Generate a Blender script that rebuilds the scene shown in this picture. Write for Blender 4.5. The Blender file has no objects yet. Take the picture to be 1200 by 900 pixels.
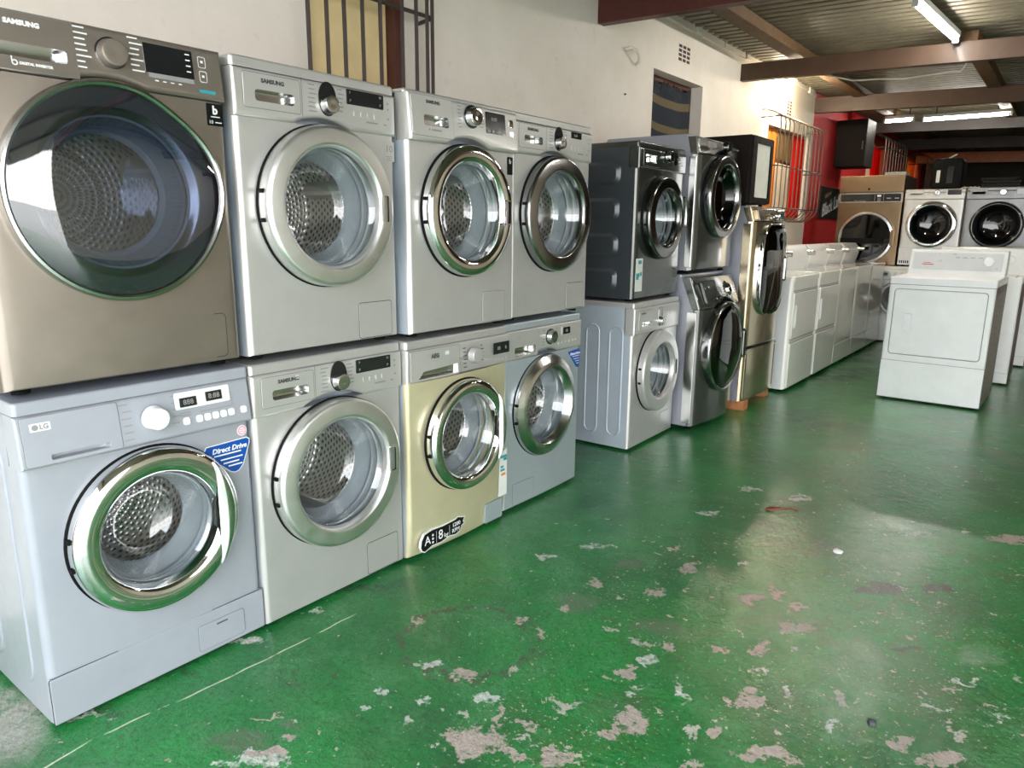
import bpy, bmesh, math, random
from mathutils import Vector, Matrix
from mathutils.geometry import tessellate_polygon
random.seed(7)
PI = math.pi
SC = bpy.context.scene
COL = SC.collection

# ------------------------------------------------------------------ materials
class NT:
    def __init__(s, name):
        s.m = bpy.data.materials.new(name); s.m.use_nodes = True
        s.t = s.m.node_tree; s.t.nodes.clear()
        s.out = s.t.nodes.new('ShaderNodeOutputMaterial')
    def n(s, typ, **kw):
        nd = s.t.nodes.new(typ)
        for k, v in kw.items():
            if k.startswith('i_'):
                key = k[2:]; key = int(key) if key.isdigit() else key.replace('_', ' ')
                nd.inputs[key].default_value = v
            else: setattr(nd, k, v)
        return nd
    def l(s, a, b): s.t.links.new(a, b)
    def math(s, op, a, b=None, c=None, clamp=False):
        nd = s.n('ShaderNodeMath', operation=op); nd.use_clamp = clamp
        for i, v in enumerate((a, b, c)):
            if v is None: continue
            if isinstance(v, (int, float)): nd.inputs[i].default_value = v
            else: s.l(v, nd.inputs[i])
        return nd.outputs[0]
    def mix(s, f, a, b):
        nd = s.n('ShaderNodeMix', data_type='RGBA')
        for i, v in ((0, f), (6, a), (7, b)):
            if isinstance(v, (int, float)): nd.inputs[i].default_value = v
            elif isinstance(v, tuple): nd.inputs[i].default_value = (*v[:3], 1)
            else: s.l(v, nd.inputs[i])
        return nd.outputs[2]
    def noise(s, vec, scale, detail=4, rough=.55, dist=0):
        nd = s.n('ShaderNodeTexNoise', i_Scale=scale, i_Detail=detail, i_Roughness=rough, i_Distortion=dist)
        if vec is not None: s.l(vec, nd.inputs['Vector'])
        return nd
    def ramp(s, v, a, b, lo=0., hi=1.):
        nd = s.n('ShaderNodeMapRange', i_1=a, i_2=b, i_3=lo, i_4=hi); nd.clamp = True
        s.l(v, nd.inputs[0]); return nd.outputs[0]

def lin(r, g, b):
    f = lambda c: (c/255/12.92 if c/255 <= .04045 else ((c/255+.055)/1.055)**2.4)
    return (f(r), f(g), f(b))

def pbr(name, col, rough=.4, metal=0., coat=0., var=.04, bump=0., bscale=60, emit=None, es=0, aniso=0, spec=.5, coat_rough=.08):
    t = NT(name); p = t.n('ShaderNodeBsdfPrincipled', i_Metallic=metal, i_Roughness=rough)
    p.inputs['Coat Weight'].default_value = coat; p.inputs['Coat Roughness'].default_value = coat_rough
    p.inputs['Specular IOR Level'].default_value = spec
    g = t.n('ShaderNodeNewGeometry')
    nz = t.noise(g.outputs['Position'], 9, 5, .6)
    f = t.ramp(nz.outputs[0], .3, .75)
    c2 = tuple(c*(1-3.2*var) for c in col); c1 = tuple(min(1, c*(1+var)) for c in col)
    t.l(t.mix(f, c1, c2), p.inputs['Base Color'])
    nz2 = t.noise(g.outputs['Position'], 23, 4, .6)
    t.l(t.ramp(nz2.outputs[0], .3, .75, max(.02, rough*.88), min(1, rough*1.18)), p.inputs['Roughness'])
    if bump:
        b = t.n('ShaderNodeBump', i_Strength=bump, i_Distance=.01)
        t.l(t.noise(g.outputs['Position'], bscale, 5, .6).outputs[0], b.inputs['Height']); t.l(b.outputs[0], p.inputs['Normal'])
    if emit:
        p.inputs['Emission Color'].default_value = (*emit, 1); p.inputs['Emission Strength'].default_value = es
    t.l(p.outputs[0], t.out.inputs[0]); return t.m

def glass_mat(name, tint, refl=1.0, rough=.03, base=.06):
    t = NT(name)
    tr = t.n('ShaderNodeBsdfTransparent'); tr.inputs[0].default_value = (*tint, 1)
    gl = t.n('ShaderNodeBsdfGlossy', i_Roughness=rough); gl.inputs[0].default_value = (refl, refl, refl, 1)
    lw = t.n('ShaderNodeLayerWeight', i_Blend=.5)
    f = t.math('ADD', t.math('MULTIPLY', t.math('POWER', lw.outputs['Facing'], 4.0), .9), base, clamp=True)
    mx = t.n('ShaderNodeMixShader'); t.l(f, mx.inputs[0]); t.l(tr.outputs[0], mx.inputs[1]); t.l(gl.outputs[0], mx.inputs[2])
    t.l(mx.outputs[0], t.out.inputs[0]); return t.m

def drum_mat(name, col, nu=56, nv=60):
    t = NT(name); p = t.n('ShaderNodeBsdfPrincipled', i_Metallic=.85, i_Roughness=.34)
    uv = t.n('ShaderNodeUVMap'); sx = t.n('ShaderNodeSeparateXYZ'); t.l(uv.outputs[0], sx.inputs[0])
    v = t.math('MULTIPLY', sx.outputs[1], nv)
    row = t.math('FLOOR', v)
    u = t.math('ADD', t.math('MULTIPLY', sx.outputs[0], nu), t.math('MULTIPLY', t.math('MODULO', row, 2.), .5))
    fu = t.math('SUBTRACT', t.math('FRACT', u), .5); fv = t.math('SUBTRACT', t.math('FRACT', v), .5)
    d = t.math('SQRT', t.math('ADD', t.math('MULTIPLY', fu, fu), t.math('MULTIPLY', fv, fv)))
    hole = t.ramp(d, .22, .30, 1, 0)
    t.l(t.mix(hole, col, (.16, .15, .14)), p.inputs['Base Color'])
    b = t.n('ShaderNodeBump', i_Strength=.6, i_Distance=.008); t.l(t.ramp(d, .1, .65), b.inputs['Height']); t.l(b.outputs[0], p.inputs['Normal'])
    t.l(p.outputs[0], t.out.inputs[0]); return t.m

M = {}
def mats():
    M['white_paint'] = pbr('bluish_white_enamel', lin(152, 156, 164), .34, 0, .25, .02)
    M['white_enamel'] = pbr('white_enamel', lin(226, 228, 228), .32, 0, .3, .02)
    M['white_gloss'] = pbr('glossy_white_enamel', lin(238, 237, 230), .2, 0, 1., .01, coat_rough=.02)
    M['silver'] = pbr('silver_metallic_paint', lin(192, 191, 188), .38, .5, .25, .02)
    M['silver_panel'] = pbr('silver_panel_plastic', lin(192, 191, 187), .36, .45, .2, .02)
    M['grey_front'] = pbr('mid_grey_paint', lin(126, 128, 130), .36, .4, .2, .02)
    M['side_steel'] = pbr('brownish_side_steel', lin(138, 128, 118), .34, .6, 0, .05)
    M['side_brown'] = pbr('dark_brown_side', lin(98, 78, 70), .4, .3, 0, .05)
    M['silver_side'] = pbr('silver_side_paint', lin(176, 186, 196), .4, .25, .2, .02)
    M['silver_blue'] = pbr('cool_silver_paint', lin(182, 192, 198), .36, .5, .25, .02)
    M['taupe'] = pbr('taupe_brushed_steel', lin(143, 134, 124), .34, .75, .15, .03)
    M['taupe_panel'] = pbr('taupe_panel', lin(140, 131, 121), .36, .6, .15, .03)
    M['champagne'] = pbr('pale_champagne_paint', lin(202, 195, 160), .34, .4, .3, .03)
    M['graphite'] = pbr('graphite_metallic_paint', lin(96, 98, 95), .22, .75, .5, .03)
    M['graphite_side'] = pbr('grey_side_paint', lin(150, 152, 162), .38, .25, .3, .02)
    M['dark_inox'] = pbr('dark_inox_paint', lin(78, 81, 78), .24, .7, .45, .03)
    M['dark_side'] = pbr('dark_grey_side_paint', lin(64, 69, 74), .36, .3, .3, .03)
    M['gold_steel'] = pbr('champagne_steel', lin(186, 172, 146), .22, .9, .3, .03)
    M['steel'] = pbr('warm_stainless_steel', lin(132, 113, 90), .32, 1., 0, .03)
    M['chrome'] = pbr('chrome', (.84, .84, .84), .05, 1., 0, .01)
    M['satin_ring'] = pbr('satin_door_ring', (.80, .80, .78), .40, 1., 0, .02)
    M['satin'] = pbr('satin_chrome', (.66, .66, .65), .2, 1., 0, .02)
    M['grey_chrome'] = pbr('smoked_chrome', (.40, .40, .40), .16, 1., 0, .02)
    M['dark_chrome'] = pbr('dark_chrome', (.24, .245, .245), .14, 1., 0, .02)
    M['black_gloss'] = pbr('black_gloss_plastic', (.012, .013, .014), .12, 0, .6, .02)
    M['black'] = pbr('black_plastic', (.005, .0055, .0055), .65, 0, 0, .05, spec=.12)
    M['rubber'] = pbr('grey_door_rubber', (.30, .32, .33), .55, 0, 0, .05)
    M['seam'] = pbr('dark_seam', (.05, .05, .05), .8)
    M['seam_light'] = pbr('grey_seam', (.2, .2, .2), .7)
    M['print_dark'] = pbr('dark_printing', (.06, .06, .065), .6)
    M['print_grey'] = pbr('grey_printing', (.27, .27, .27), .6)
    M['print_white'] = pbr('white_printing', (.82, .82, .82), .5)
    M['blue'] = pbr('blue_sticker', (.004, .07, .36), .3, 0, .4, .05)
    M['paper'] = pbr('white_sticker_paper', (.74, .76, .72), .5)
    M['teal'] = pbr('teal_printing', (.03, .30, .33), .5)
    M['orange'] = pbr('orange_printing', (.75, .25, .08), .5)
    M['pink'] = pbr('pink_sticker', (.75, .35, .48), .5)
    M['red_print'] = pbr('red_printing', (.5, .03, .03), .5)
    M['glass'] = glass_mat('clear_door_glass', (.86, .90, .92), 1, .02, .10)
    M['glass_smoke'] = glass_mat('smoked_door_glass', (.36, .41, .52), 1, .02, .13)
    M['glass_dark'] = glass_mat('dark_door_glass', (.05, .055, .06), 1, .03, .05)
    M['drum'] = drum_mat('drum_steel_perforated', (.78, .75, .70))
    M['drum_plain'] = pbr('drum_steel', (.6, .59, .57), .26, 1.)
    M['paddle'] = pbr('paddle_plastic', (.62, .60, .55), .35, .2)

# ------------------------------------------------------------------ objects
def setp(o, label=None, cat=None, group=None, kind=None):
    if label: o['label'] = label
    if cat: o['category'] = cat
    if group: o['group'] = group
    if kind: o['kind'] = kind
    return o

def obj(name, bm, ml, parent=None, ang=32, recalc=True):
    if recalc: bmesh.ops.recalc_face_normals(bm, faces=bm.faces)
    me = bpy.data.meshes.new(name); bm.to_mesh(me); bm.free()
    if not isinstance(ml, (list, tuple)): ml = [ml]
    for m in ml: me.materials.append(M[m] if isinstance(m, str) else m)
    if ang:
        for p in me.polygons: p.use_smooth = True
        me.set_sharp_from_angle(angle=math.radians(ang))
    o = bpy.data.objects.new(name, me); COL.objects.link(o)
    if parent: o.parent = parent
    if ang:
        wn = o.modifiers.new('face_weighted_normals', 'WEIGHTED_NORMAL'); wn.keep_sharp = True; wn.weight = 60
    return o

def thing(name, label, cat, loc, rot=0., group=None):
    o = bpy.data.objects.new(name, None); COL.objects.link(o); o.empty_display_size = .1
    o.location = loc; o.rotation_euler = (0, 0, rot)
    return setp(o, label, cat, group)

def struct(name, bm, m, **kw):
    return setp(obj(name, bm, m, **kw), kind='structure')

# ------------------------------------------------------------------ shapes (local: x right, y into the machine, z up)
def front(y0=0., dx=0., dz=0., tilt=0., zref=0., bulge=0., hw=.3):
    def f(u, v, w):
        y = y0 - w + tilt*(v-zref)
        if bulge: y -= bulge*(1-min(1, (u/hw)**2))
        return Vector((u+dx, y, v+dz))
    return f
def side_left(x0):
    return lambda u, v, w: Vector((x0-w, u, v))
def side_right(x0):
    return lambda u, v, w: Vector((x0+w, u, v))
def upz(z0):
    return lambda u, v, w: Vector((u, v, z0+w))

def rrect(x0, z0, x1, z1, r, n=4):
    r = min(r, abs(x1-x0)/2-1e-4, abs(z1-z0)/2-1e-4)
    out = []
    for cx, cz, a in ((x1-r, z1-r, 0), (x0+r, z1-r, 90), (x0+r, z0+r, 180), (x1-r, z0+r, 270)):
        for i in range(n+1):
            t = math.radians(a+90*i/n); out.append((cx+r*math.cos(t), cz+r*math.sin(t)))
    return out
def circ(cx, cz, r, n=48, f=None):
    return [(cx+r*(f(2*PI*i/n) if f else 1)*math.cos(2*PI*i/n), cz+r*(f(2*PI*i/n) if f else 1)*math.sin(2*PI*i/n)) for i in range(n)]

def offset(poly, d):
    n = len(poly); out = []
    for i in range(n):
        p0, p1, p2 = Vector(poly[i-1]), Vector(poly[i]), Vector(poly[(i+1) % n])
        a = (p1-p0); b = (p2-p1)
        if a.length < 1e-7 or b.length < 1e-7: out.append(tuple(p1)); continue
        a.normalize(); b.normalize()
        na = Vector((a.y, -a.x)); nb = Vector((b.y, -b.x)); m = na+nb
        if m.length < 1e-4: m = na.copy()
        m.normalize(); k = max(.5, m.dot(na))
        q = p1+m*(d/k); out.append((q.x, q.y))
    return out

def loops(bm, ls, mi=0, close=True):
    vs = [[bm.verts.new(p) for p in l] for l in ls]
    for a, b in zip(vs, vs[1:]):
        n = len(a)
        for i in range(n if close else n-1):
            j = (i+1) % n
            try: bm.faces.new((a[i], a[j], b[j], b[i])).material_index = mi
            except ValueError: pass
    return vs
def cap(bm, ring, mi=0):
    try: f = bm.faces.new(ring); f.material_index = mi
    except ValueError: pass

def prism(bm, poly, w0, w1, bev=.003, seg=2, fn=None, mi=0, seam=0., seam_mi=1, back=True, holes=()):
    """outline (ccw) pushed out from w0 to w1, front edge rounded"""
    ls = [(0, w0)]
    for k in range(seg+1):
        a = PI/2*k/seg
        ls.append((-bev*(1-math.cos(a)), w1-bev+bev*math.sin(a)) if bev else (0, w1))
        if not bev: break
    L = [[fn(u, v, w) for u, v in (offset(poly, d) if d else poly)] for d, w in ls]
    vs = loops(bm, L, mi)
    if holes:
        d1, w_ = ls[-1]
        rings = [offset(poly, d1) if d1 else list(poly)]+[list(h) for h in holes]
        V = list(vs[-1])
        for h in holes: V += [bm.verts.new(fn(u, v, w_)) for u, v in h]
        for tri in tessellate_polygon([[Vector((u, v, 0)) for u, v in r] for r in rings]):
            try: bm.faces.new([V[i] for i in tri]).material_index = mi
            except ValueError: pass
    else: cap(bm, vs[-1], mi)
    if back: cap(bm, list(reversed(vs[0])), mi)
    if seam:
        ws = max(w0, 0)+.0008
        a = [fn(u, v, ws) for u, v in offset(poly, seam)]; b = [fn(u, v, ws) for u, v in poly]
        loops(bm, [a, b], seam_mi)

def ray_poly(c, a, poly):
    d = Vector((math.cos(a), math.sin(a))); best = None
    for i in range(len(poly)):
        p, q = Vector(poly[i-1])-c, Vector(poly[i])-c; e = q-p
        den = d.x*e.y-d.y*e.x
        if abs(den) < 1e-12: continue
        t = (p.x*e.y-p.y*e.x)/den; s = (p.x*d.y-p.y*d.x)/den
        if t > 1e-6 and -1e-6 <= s <= 1+1e-6 and (best is None or t > best): best = t
    return best
def holed(c, outer, hole, n=64):
    c = Vector(c); A = set(round(2*PI*i/n, 6) for i in range(n))
    for q in list(outer)+list(hole): A.add(round(math.atan2(q[1]-c.y, q[0]-c.x) % (2*PI), 6))
    A = sorted(A); B = [A[0]]
    for a in A[1:]:
        if a-B[-1] > 1e-4: B.append(a)
    R = lambda poly: [tuple(c+Vector((math.cos(a), math.sin(a)))*(ray_poly(c, a, poly) or 0)) for a in B]
    return R(outer), R(hole)

def pocket_plate(bm, poly, hole, c, w0, w1, depth, fn, bev=.002, mi=0, pmi=0, seam=0., seam_mi=1, shrink=.7, floor_mi=None):
    """raised plate with a scooped pocket"""
    o, h = holed(c, poly, hole)
    L = [[fn(u, v, w0) for u, v in o], [fn(u, v, w1-bev) for u, v in o],
         [fn(c[0]+(u-c[0])*(1-bev*6), c[1]+(v-c[1])*(1-bev*6), w1) for u, v in o], [fn(u, v, w1) for u, v in h]]
    loops(bm, L, mi)
    P = [[fn(u, v, w1) for u, v in h]]
    for k, (sc, dd) in enumerate(((.97, .35), (.9, .75), (shrink, 1.))):
        P.append([fn(c[0]+(u-c[0])*sc, c[1]+(v-c[1])*sc, w1-depth*dd) for u, v in h])
    vs = loops(bm, P, pmi); cap(bm, vs[-1], pmi)
    if seam:
        loops(bm, [[fn(u, v, w0+.0008) for u, v in offset(poly, seam)], [fn(u, v, w0+.0008) for u, v in poly]], seam_mi)

def lathe(bm, prof, cx, cz, n=72, mi=0, rf=None, uv=True, cap_end=False):
    """profile [(r, y)] around the axis through (cx, cz) along y"""
    lay = bm.loops.layers.uv.verify() if uv else None
    L = []; acc = [0.]
    for (r0, y0), (r1, y1) in zip(prof, prof[1:]): acc.append(acc[-1]+math.hypot(r1-r0, y1-y0))
    for r, y in prof:
        r = max(r, 1e-4)
        L.append([bm.verts.new((cx+r*(rf(2*PI*i/n) if rf else 1)*math.cos(2*PI*i/n), y, cz+r*(rf(2*PI*i/n) if rf else 1)*math.sin(2*PI*i/n))) for i in range(n)])
    for k in range(len(L)-1):
        for i in range(n):
            j = (i+1) % n
            f = bm.faces.new((L[k][i], L[k][j], L[k+1][j], L[k+1][i])); f.material_index = mi
            if uv:
                for lp, (uu, vv) in zip(f.loops, ((i, k), (i+1, k), (i+1, k+1), (i, k+1))): lp[lay].uv = (uu/n, acc[vv])
    return L

def box(bm, x0, y0, z0, x1, y1, z1, mi=0, bev=0.):
    g = bmesh.ops.create_cube(bm, size=1)
    for v in g['verts']: v.co = Vector(((x0+x1)/2+v.co.x*(x1-x0), (y0+y1)/2+v.co.y*(y1-y0), (z0+z1)/2+v.co.z*(z1-z0)))
    fs = set(f for v in g['verts'] for f in v.link_faces)
    for f in fs: f.material_index = mi
    if bev:
        es = list(set(e for v in g['verts'] for e in v.link_edges))
        r = bmesh.ops.bevel(bm, geom=es, offset=bev, segments=2, profile=.5, affect='EDGES')
        for f in r['faces']: f.material_index = mi

def tube(bm, pts, r, n=8, mi=0, caps=True):
    pts = [Vector(p) for p in pts]; L = []
    up = None
    for i, p in enumerate(pts):
        t = (pts[min(i+1, len(pts)-1)]-pts[max(i-1, 0)]).normalized()
        if up is None:
            up = Vector((0, 0, 1)) if abs(t.z) < .9 else Vector((1, 0, 0))
        a = t.cross(up); a.normalize(); b = a.cross(t); up = b
        L.append([p+a*r*math.cos(2*PI*k/n)+b*r*math.sin(2*PI*k/n) for k in range(n)])
    vs = loops(bm, L, mi)
    if caps: cap(bm, vs[0], mi); cap(bm, vs[-1], mi)

def text(name, s, x, z, size, fn, mat, parent, align='CENTER', bold=0., w=.0012, shear=0., stretch=1.):
    cu = bpy.data.curves.new('lettering', 'FONT'); cu.body = s; cu.size = size; cu.align_x = align; cu.align_y = 'CENTER'
    cu.offset = bold; cu.extrude = .0004; cu.resolution_u = 2; cu.shear = shear
    ob = bpy.data.objects.new('lettering_source', cu); COL.objects.link(ob)
    me = bpy.data.meshes.new_from_object(ob)
    bpy.data.objects.remove(ob); bpy.data.curves.remove(cu)
    for v in me.vertices: v.co = fn(x+v.co.x*stretch, z+v.co.y, w+v.co.z)
    me.materials.clear(); me.materials.append(M[mat])
    me.name = name; o = bpy.data.objects.new(name, me); COL.objects.link(o); o.parent = parent
    return o

def bars(bm, items, fn, w=.001, h=.0035, mi=0):
    """little printed strokes: (x, z, length)"""
    for x, z, ln in items:
        vs = [bm.verts.new(fn(u, v, w)) for u, v in ((x, z-h/2), (x+ln, z-h/2), (x+ln, z+h/2), (x, z+h/2))]
        bm.faces.new(vs).material_index = mi

# ------------------------------------------------------------------ cabinets
def cabinet(bm, w, d, z0, zt, zc, hole=None, er=.018, bulge=0., foot_in=0., rings=5, y0=0., top_step=.055, front_mi=0, side_mi=1, bottom_curve=0.):
    """sheet cabinet: front plate with a round hole below zc, plain sides and back; above zc set back behind the panel"""
    hx = w/2; zm = (z0+zc)/2; hz = (zc-z0)/2
    def fy(x, z):
        y = y0-bulge*(1-min(1, (x/hx)**2))
        if bottom_curve: y += bottom_curve*max(0, (z0+.12-z)/.12)**2
        return y
    if hole: cx, cz, hr = hole[:3]; rf = hole[3] if len(hole) > 3 else None
    else: cx, cz, hr, rf = 0, zm, .02, None
    rect = [(hx-er, zc), (-hx+er, zc), (-hx+er, z0+er*.3), (hx-er, z0+er*.3)]
    o, h = holed((cx, cz), rect, circ(cx, cz, hr, 64, rf), 64)
    L = []
    if hole: L.append([Vector((u, y0+.05, v)) for u, v in h])
    for k in range(rings+1):
        t = k/rings
        L.append([Vector((a[0]*(1-t)+b[0]*t, fy(a[0]*(1-t)+b[0]*t, a[1]*(1-t)+b[1]*t), a[1]*(1-t)+b[1]*t)) for a, b in zip(h, o)])
    for k in (1, 2, 3, 4):
        a = PI/2*k/4; q = er*math.sin(a)
        sx = (hx-er+q)/(hx-er)
        L.append([Vector((u*sx, (fy(u, v))+er*(1-math.cos(a)), v if v > z0+er*.4 else z0+er*.3*(1-math.sin(a)))) for u, v in o])
    vs = loops(bm, L, front_mi)
    if not hole: cap(bm, vs[0], front_mi)
    e = [bm.verts.new((v.co.x, d, v.co.z)) for v in vs[-1]]
    n = len(e)
    for i in range(n):
        j = (i+1) % n
        bm.faces.new((vs[-1][i], vs[-1][j], e[j], e[i])).material_index = side_mi
    cap(bm, e, side_mi)
    if zt > zc+.001:
        box(bm, -hx, y0+top_step, zc-.001, hx, d, zt, side_mi)

def feet(t, w, d, z=0., h=.016, inset=.05):
    for sx in (-1, 1):
        for y in (.05, d-.06):
            b = bmesh.new(); lathe_z(b, [(.0, z), (.02, z), (.022, z+h*.5), (.012, z+h*.6), (.012, z+h+.004)], sx*(w/2-inset), y, 12)
            obj('foot', b, 'black', t)
def lathe_z(bm, prof, cx, cy, n=24, mi=0):
    L = [[Vector((cx+max(r, 1e-4)*math.cos(2*PI*i/n), cy+max(r, 1e-4)*math.sin(2*PI*i/n), z)) for i in range(n)] for r, z in prof]
    vs = loops(bm, L, mi); cap(bm, vs[-1], mi); cap(bm, vs[0], mi)

def lid(t, w, d, z0, z1, mat, y0=0., name='top_cover', bev=.008, over=0.):
    b = bmesh.new(); prism(b, rrect(-w/2-over, y0, w/2+over, d, .012), 0, z1-z0, bev, 3, upz(z0)); return obj(name, b, mat, t)

def arc_bottom(w, zc, zt, cx, cz, R, flat=.0, up=0., er=.012):
    """outline of a control panel whose lower edge arches over the door"""
    pts = [(w/2, zc), (w/2, zt), (-w/2, zt), (-w/2, zc)]
    if R and cz+R > zc:
        h = math.sqrt(max(0, R*R-(zc-cz)**2)); a0 = math.atan2(zc-cz, -h); a1 = math.atan2(zc-cz, h)
        k = .035
        pts.append((cx-h-k, zc))
        for i in range(19):
            a = a0+(a1-a0)*i/18; e = min(i, 18-i)/18
            pts.append((cx+R*math.cos(a), cz+R*math.sin(a)))
        pts.append((cx+h+k, zc))
    out = []
    for p in pts:
        if not out or (Vector(p)-Vector(out[-1])).length > 2e-3: out.append(p)
    # counter-clockwise
    ar = sum(out[i-1][0]*out[i][1]-out[i][0]*out[i-1][1] for i in range(len(out)))
    return out if ar > 0 else out[::-1]

# ------------------------------------------------------------------ door
def drum(t, cx, cz, R=.235, mouth=.165, y0=.085, y1=.39, paddles=True, rot=.5, mat='drum', lit=False):
    b = bmesh.new()
    lathe(b, [(mouth, y0+.012), (mouth+.004, y0), (mouth+.03, y0-.002), (R-.008, y0+.006), (R, y0+.02), (R, y0+.08), (R, y0+.16), (R, y1-.03), (R-.02, y1), (R*.6, y1-.004), (R*.5, y1-.03), (.03, y1-.03), (.0, y1-.034)], cx, cz, 72)
    o = obj('drum', b, mat, t, 40)
    if paddles:
        for k in range(3):
            a = rot+2*PI*k/3; b = bmesh.new()
            pr = [(-.032, 0), (-.022, .022), (-.008, .045), (.008, .045), (.022, .022), (.032, 0)]
            L = []
            for y, s in ((y0+.03, .5), (y0+.045, .92), (y0+.12, 1.), (y1-.06, .95), (y1-.03, .7)):
                ring = []
                for s_, h_ in pr:
                    rr = R-.002-h_*s; aa = a+s_/R
                    ring.append(Vector((cx+rr*math.cos(aa), y, cz+rr*math.sin(aa))))
                L.append(ring)
            vs = loops(b, L); cap(b, vs[0]); cap(b, vs[-1]); obj('drum_paddle', b, 'paddle', o, 50)
    return o

def bellows(t, cx, cz, rh, mouth, y1=.09, mat='rubber'):
    b = bmesh.new()
    lathe(b, [(rh+.012, .004), (rh-.004, .0), (rh-.012, .006), (rh-.004, .022), (rh+.006, .034), (rh-.006, .046), (rh+.004, .06), (mouth+.004, .074), (mouth-.006, y1), (mouth+.004, y1+.004)], cx, cz, 72, uv=False)
    obj('door_gasket', b, mat, t, 60)

def ring_door(t, cx, cz, R, ri, out=.05, mat='chrome', face='flat', glass='glass', hinge=True, handle=None, bowl=.12, rf=None, seal='black', inner_mat=None, lip=.004, y0=0.):
    b = bmesh.new()
    if face == 'flat':
        pr = [(R, y0+.001), (R+.0005, y0-.55*out), (R-.0005, y0-.80*out), (R-.003, y0-.93*out), (R-.008, y0-.99*out), (R-.014, y0-out-.001), (ri+.016, y0-out-.004), (ri+.009, y0-out-.003), (ri+.004, y0-out+.001), (ri+.001, y0-out+.008), (ri-.002, y0-out+.024)]
    elif face == 'round':
        pr = [(R, y0+.001)]+[(ri+(R-ri)*(.5+.5*math.cos(a)), y0-out*.35-out*.65*max(0, math.sin(a))**.5) for a in [PI*k/14 for k in range(0, 13)]]+[(ri-.004, y0-out*.35)]
    elif face == 'cone':
        pr = [(R, y0+.001), (R+.001, y0-.35*out), (R-.003, y0-.55*out), (R-.01, y0-.62*out), (R-.03, y0-.85*out), (ri+.02, y0-out), (ri+.008, y0-out), (ri, y0-out+.008), (ri-.012, y0-out+.03), (ri-.014, y0-out+.034)]
    ring = obj('door', b_l(b, pr, cx, cz, rf), mat, t, 40)
    b = bmesh.new(); lathe(b, [(R+.004, y0-.001), (R+.0035, y0-.008), (R-.006, y0-.009)], cx, cz, 72, uv=False, rf=rf); obj('door_seal', b, seal, ring, 60)
    ge = pr[-1]
    g = bmesh.new()
    rg = ge[0]
    prof = [(rg, ge[1]), (rg-.006, ge[1]+.004), (rg-.014, ge[1]+.02), (rg-.028, ge[1]+.05), (rg-.042, ge[1]+.085), (rg-.056, ge[1]+bowl-.012), (rg-.075, ge[1]+bowl), (rg*.3, ge[1]+bowl+.006), (.0, ge[1]+bowl+.008)]
    lathe(g, prof, cx, cz, 72, uv=False); obj('door_glass', g, glass, ring, 60)
    if hinge:
        for s in (-1, 1):
            b = bmesh.new(); a = PI+s*.17; box(b, cx+R*math.cos(a)-.005, y0-out*.62, cz+R*math.sin(a)-.006, cx+R*math.cos(a)+.006, y0-out*.3, cz+R*math.sin(a)+.006, bev=.001)
            obj('hinge', b, 'black', ring)
    if handle == 'slot':
        b = bmesh.new(); fr = front(y0-out-.002)
        pocket_plate(b, rrect(cx+ri+.004, cz-.048, cx+ri+.036, cz+.048, .006), rrect(cx+ri+.009, cz-.042, cx+ri+.03, cz+.042, .005), (cx+ri+.02, cz), 0, .006, .02, fr, pmi=1)
        obj('door_handle', b, [mat, 'black'], ring)
    elif handle == 'grip':
        b = bmesh.new(); L = []; r1 = R-.010; x1 = ri-.006; hz = math.sqrt(r1*r1-x1*x1)-.004
        for k in range(31):
            zz = -hz+2*hz*k/30; xo = math.sqrt(r1*r1-zz*zz); row = []
            e_ = max(0., 1-(abs(zz)/hz)**6)
            for q in range(13):
                u = q/12
                row.append(Vector((cx+x1+(xo-x1)*u, y0-out*.55-(out*.45+.012*e_)*math.sin(PI*u)**.4 if 0 < q < 12 else y0-out*.55, cz+zz)))
            L.append(row)
        loops(b, L, close=False)
        obj('door_handle', b, mat, ring, 60)
    return ring
def b_l(b, pr, cx, cz, rf=None):
    lathe(b, pr, cx, cz, 96, uv=False, rf=rf); return b

# ------------------------------------------------------------------ controls
def display(t, x0, z0, x1, z1, fn, marks=None, mat='black_gloss', r=.004, name='display'):
    b = bmesh.new(); prism(b, rrect(x0, z0, x1, z1, r), 0, .002, .0006, 1, fn); o = obj(name, b, mat, t)
    if marks:
        for s, x, z, sz in marks: text('display_digits', s, x, z, sz, fn, 'print_grey', o, w=.0026)
    return o
def knob(t, x, z, r, fn_y, mat='chrome', h=.022, bezel=None):
    b = bmesh.new(); y = fn_y
    lathe(b, [(r*1.06, y), (r*1.05, y-.004), (r, y-.006), (r*.97, y-h*.8), (r*.9, y-h*.96), (r*.8, y-h), (r*.3, y-h*.97), (0, y-h*.96)], x, z, 36, uv=False)
    k = obj('program_knob', b, mat, t, 40)
    if bezel: b = bmesh.new(); lathe(b, [(r*bezel, y+.001), (r*bezel, y-.003), (r*1.04, y-.004)], x, z, 36, uv=False); obj('knob_bezel', b, 'black_gloss', k)
    return k
def prog_marks(t, x, z, fn, n=7, gap=.012, ln=.03, reach=.055, mat='print_grey', right=True, r=.03):
    lt, rt = [], []
    for i in range(n):
        zz = z+(i-(n-1)/2)*gap
        lt.append((x-reach-random.uniform(.0, .008), zz, ln*random.uniform(.7, 1.05)))
        if right and i > 0: rt.append((x+reach-ln+random.uniform(-.002, .004), zz, ln*random.uniform(.6, 1)))
    for it in (lt, rt):
        if it: b = bmesh.new(); bars(b, it, fn); obj('program_markings', b, mat, t, 0)
def buttons(t, xs, z, fn, w=.012, h=.02, mat='silver_panel', name='button'):
    for x in xs:
        b = bmesh.new(); prism(b, rrect(x-w/2, z-h/2, x+w/2, z+h/2, min(w, h)*.3), 0, .003, .0012, 2, fn); obj(name, b, mat, t)
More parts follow.
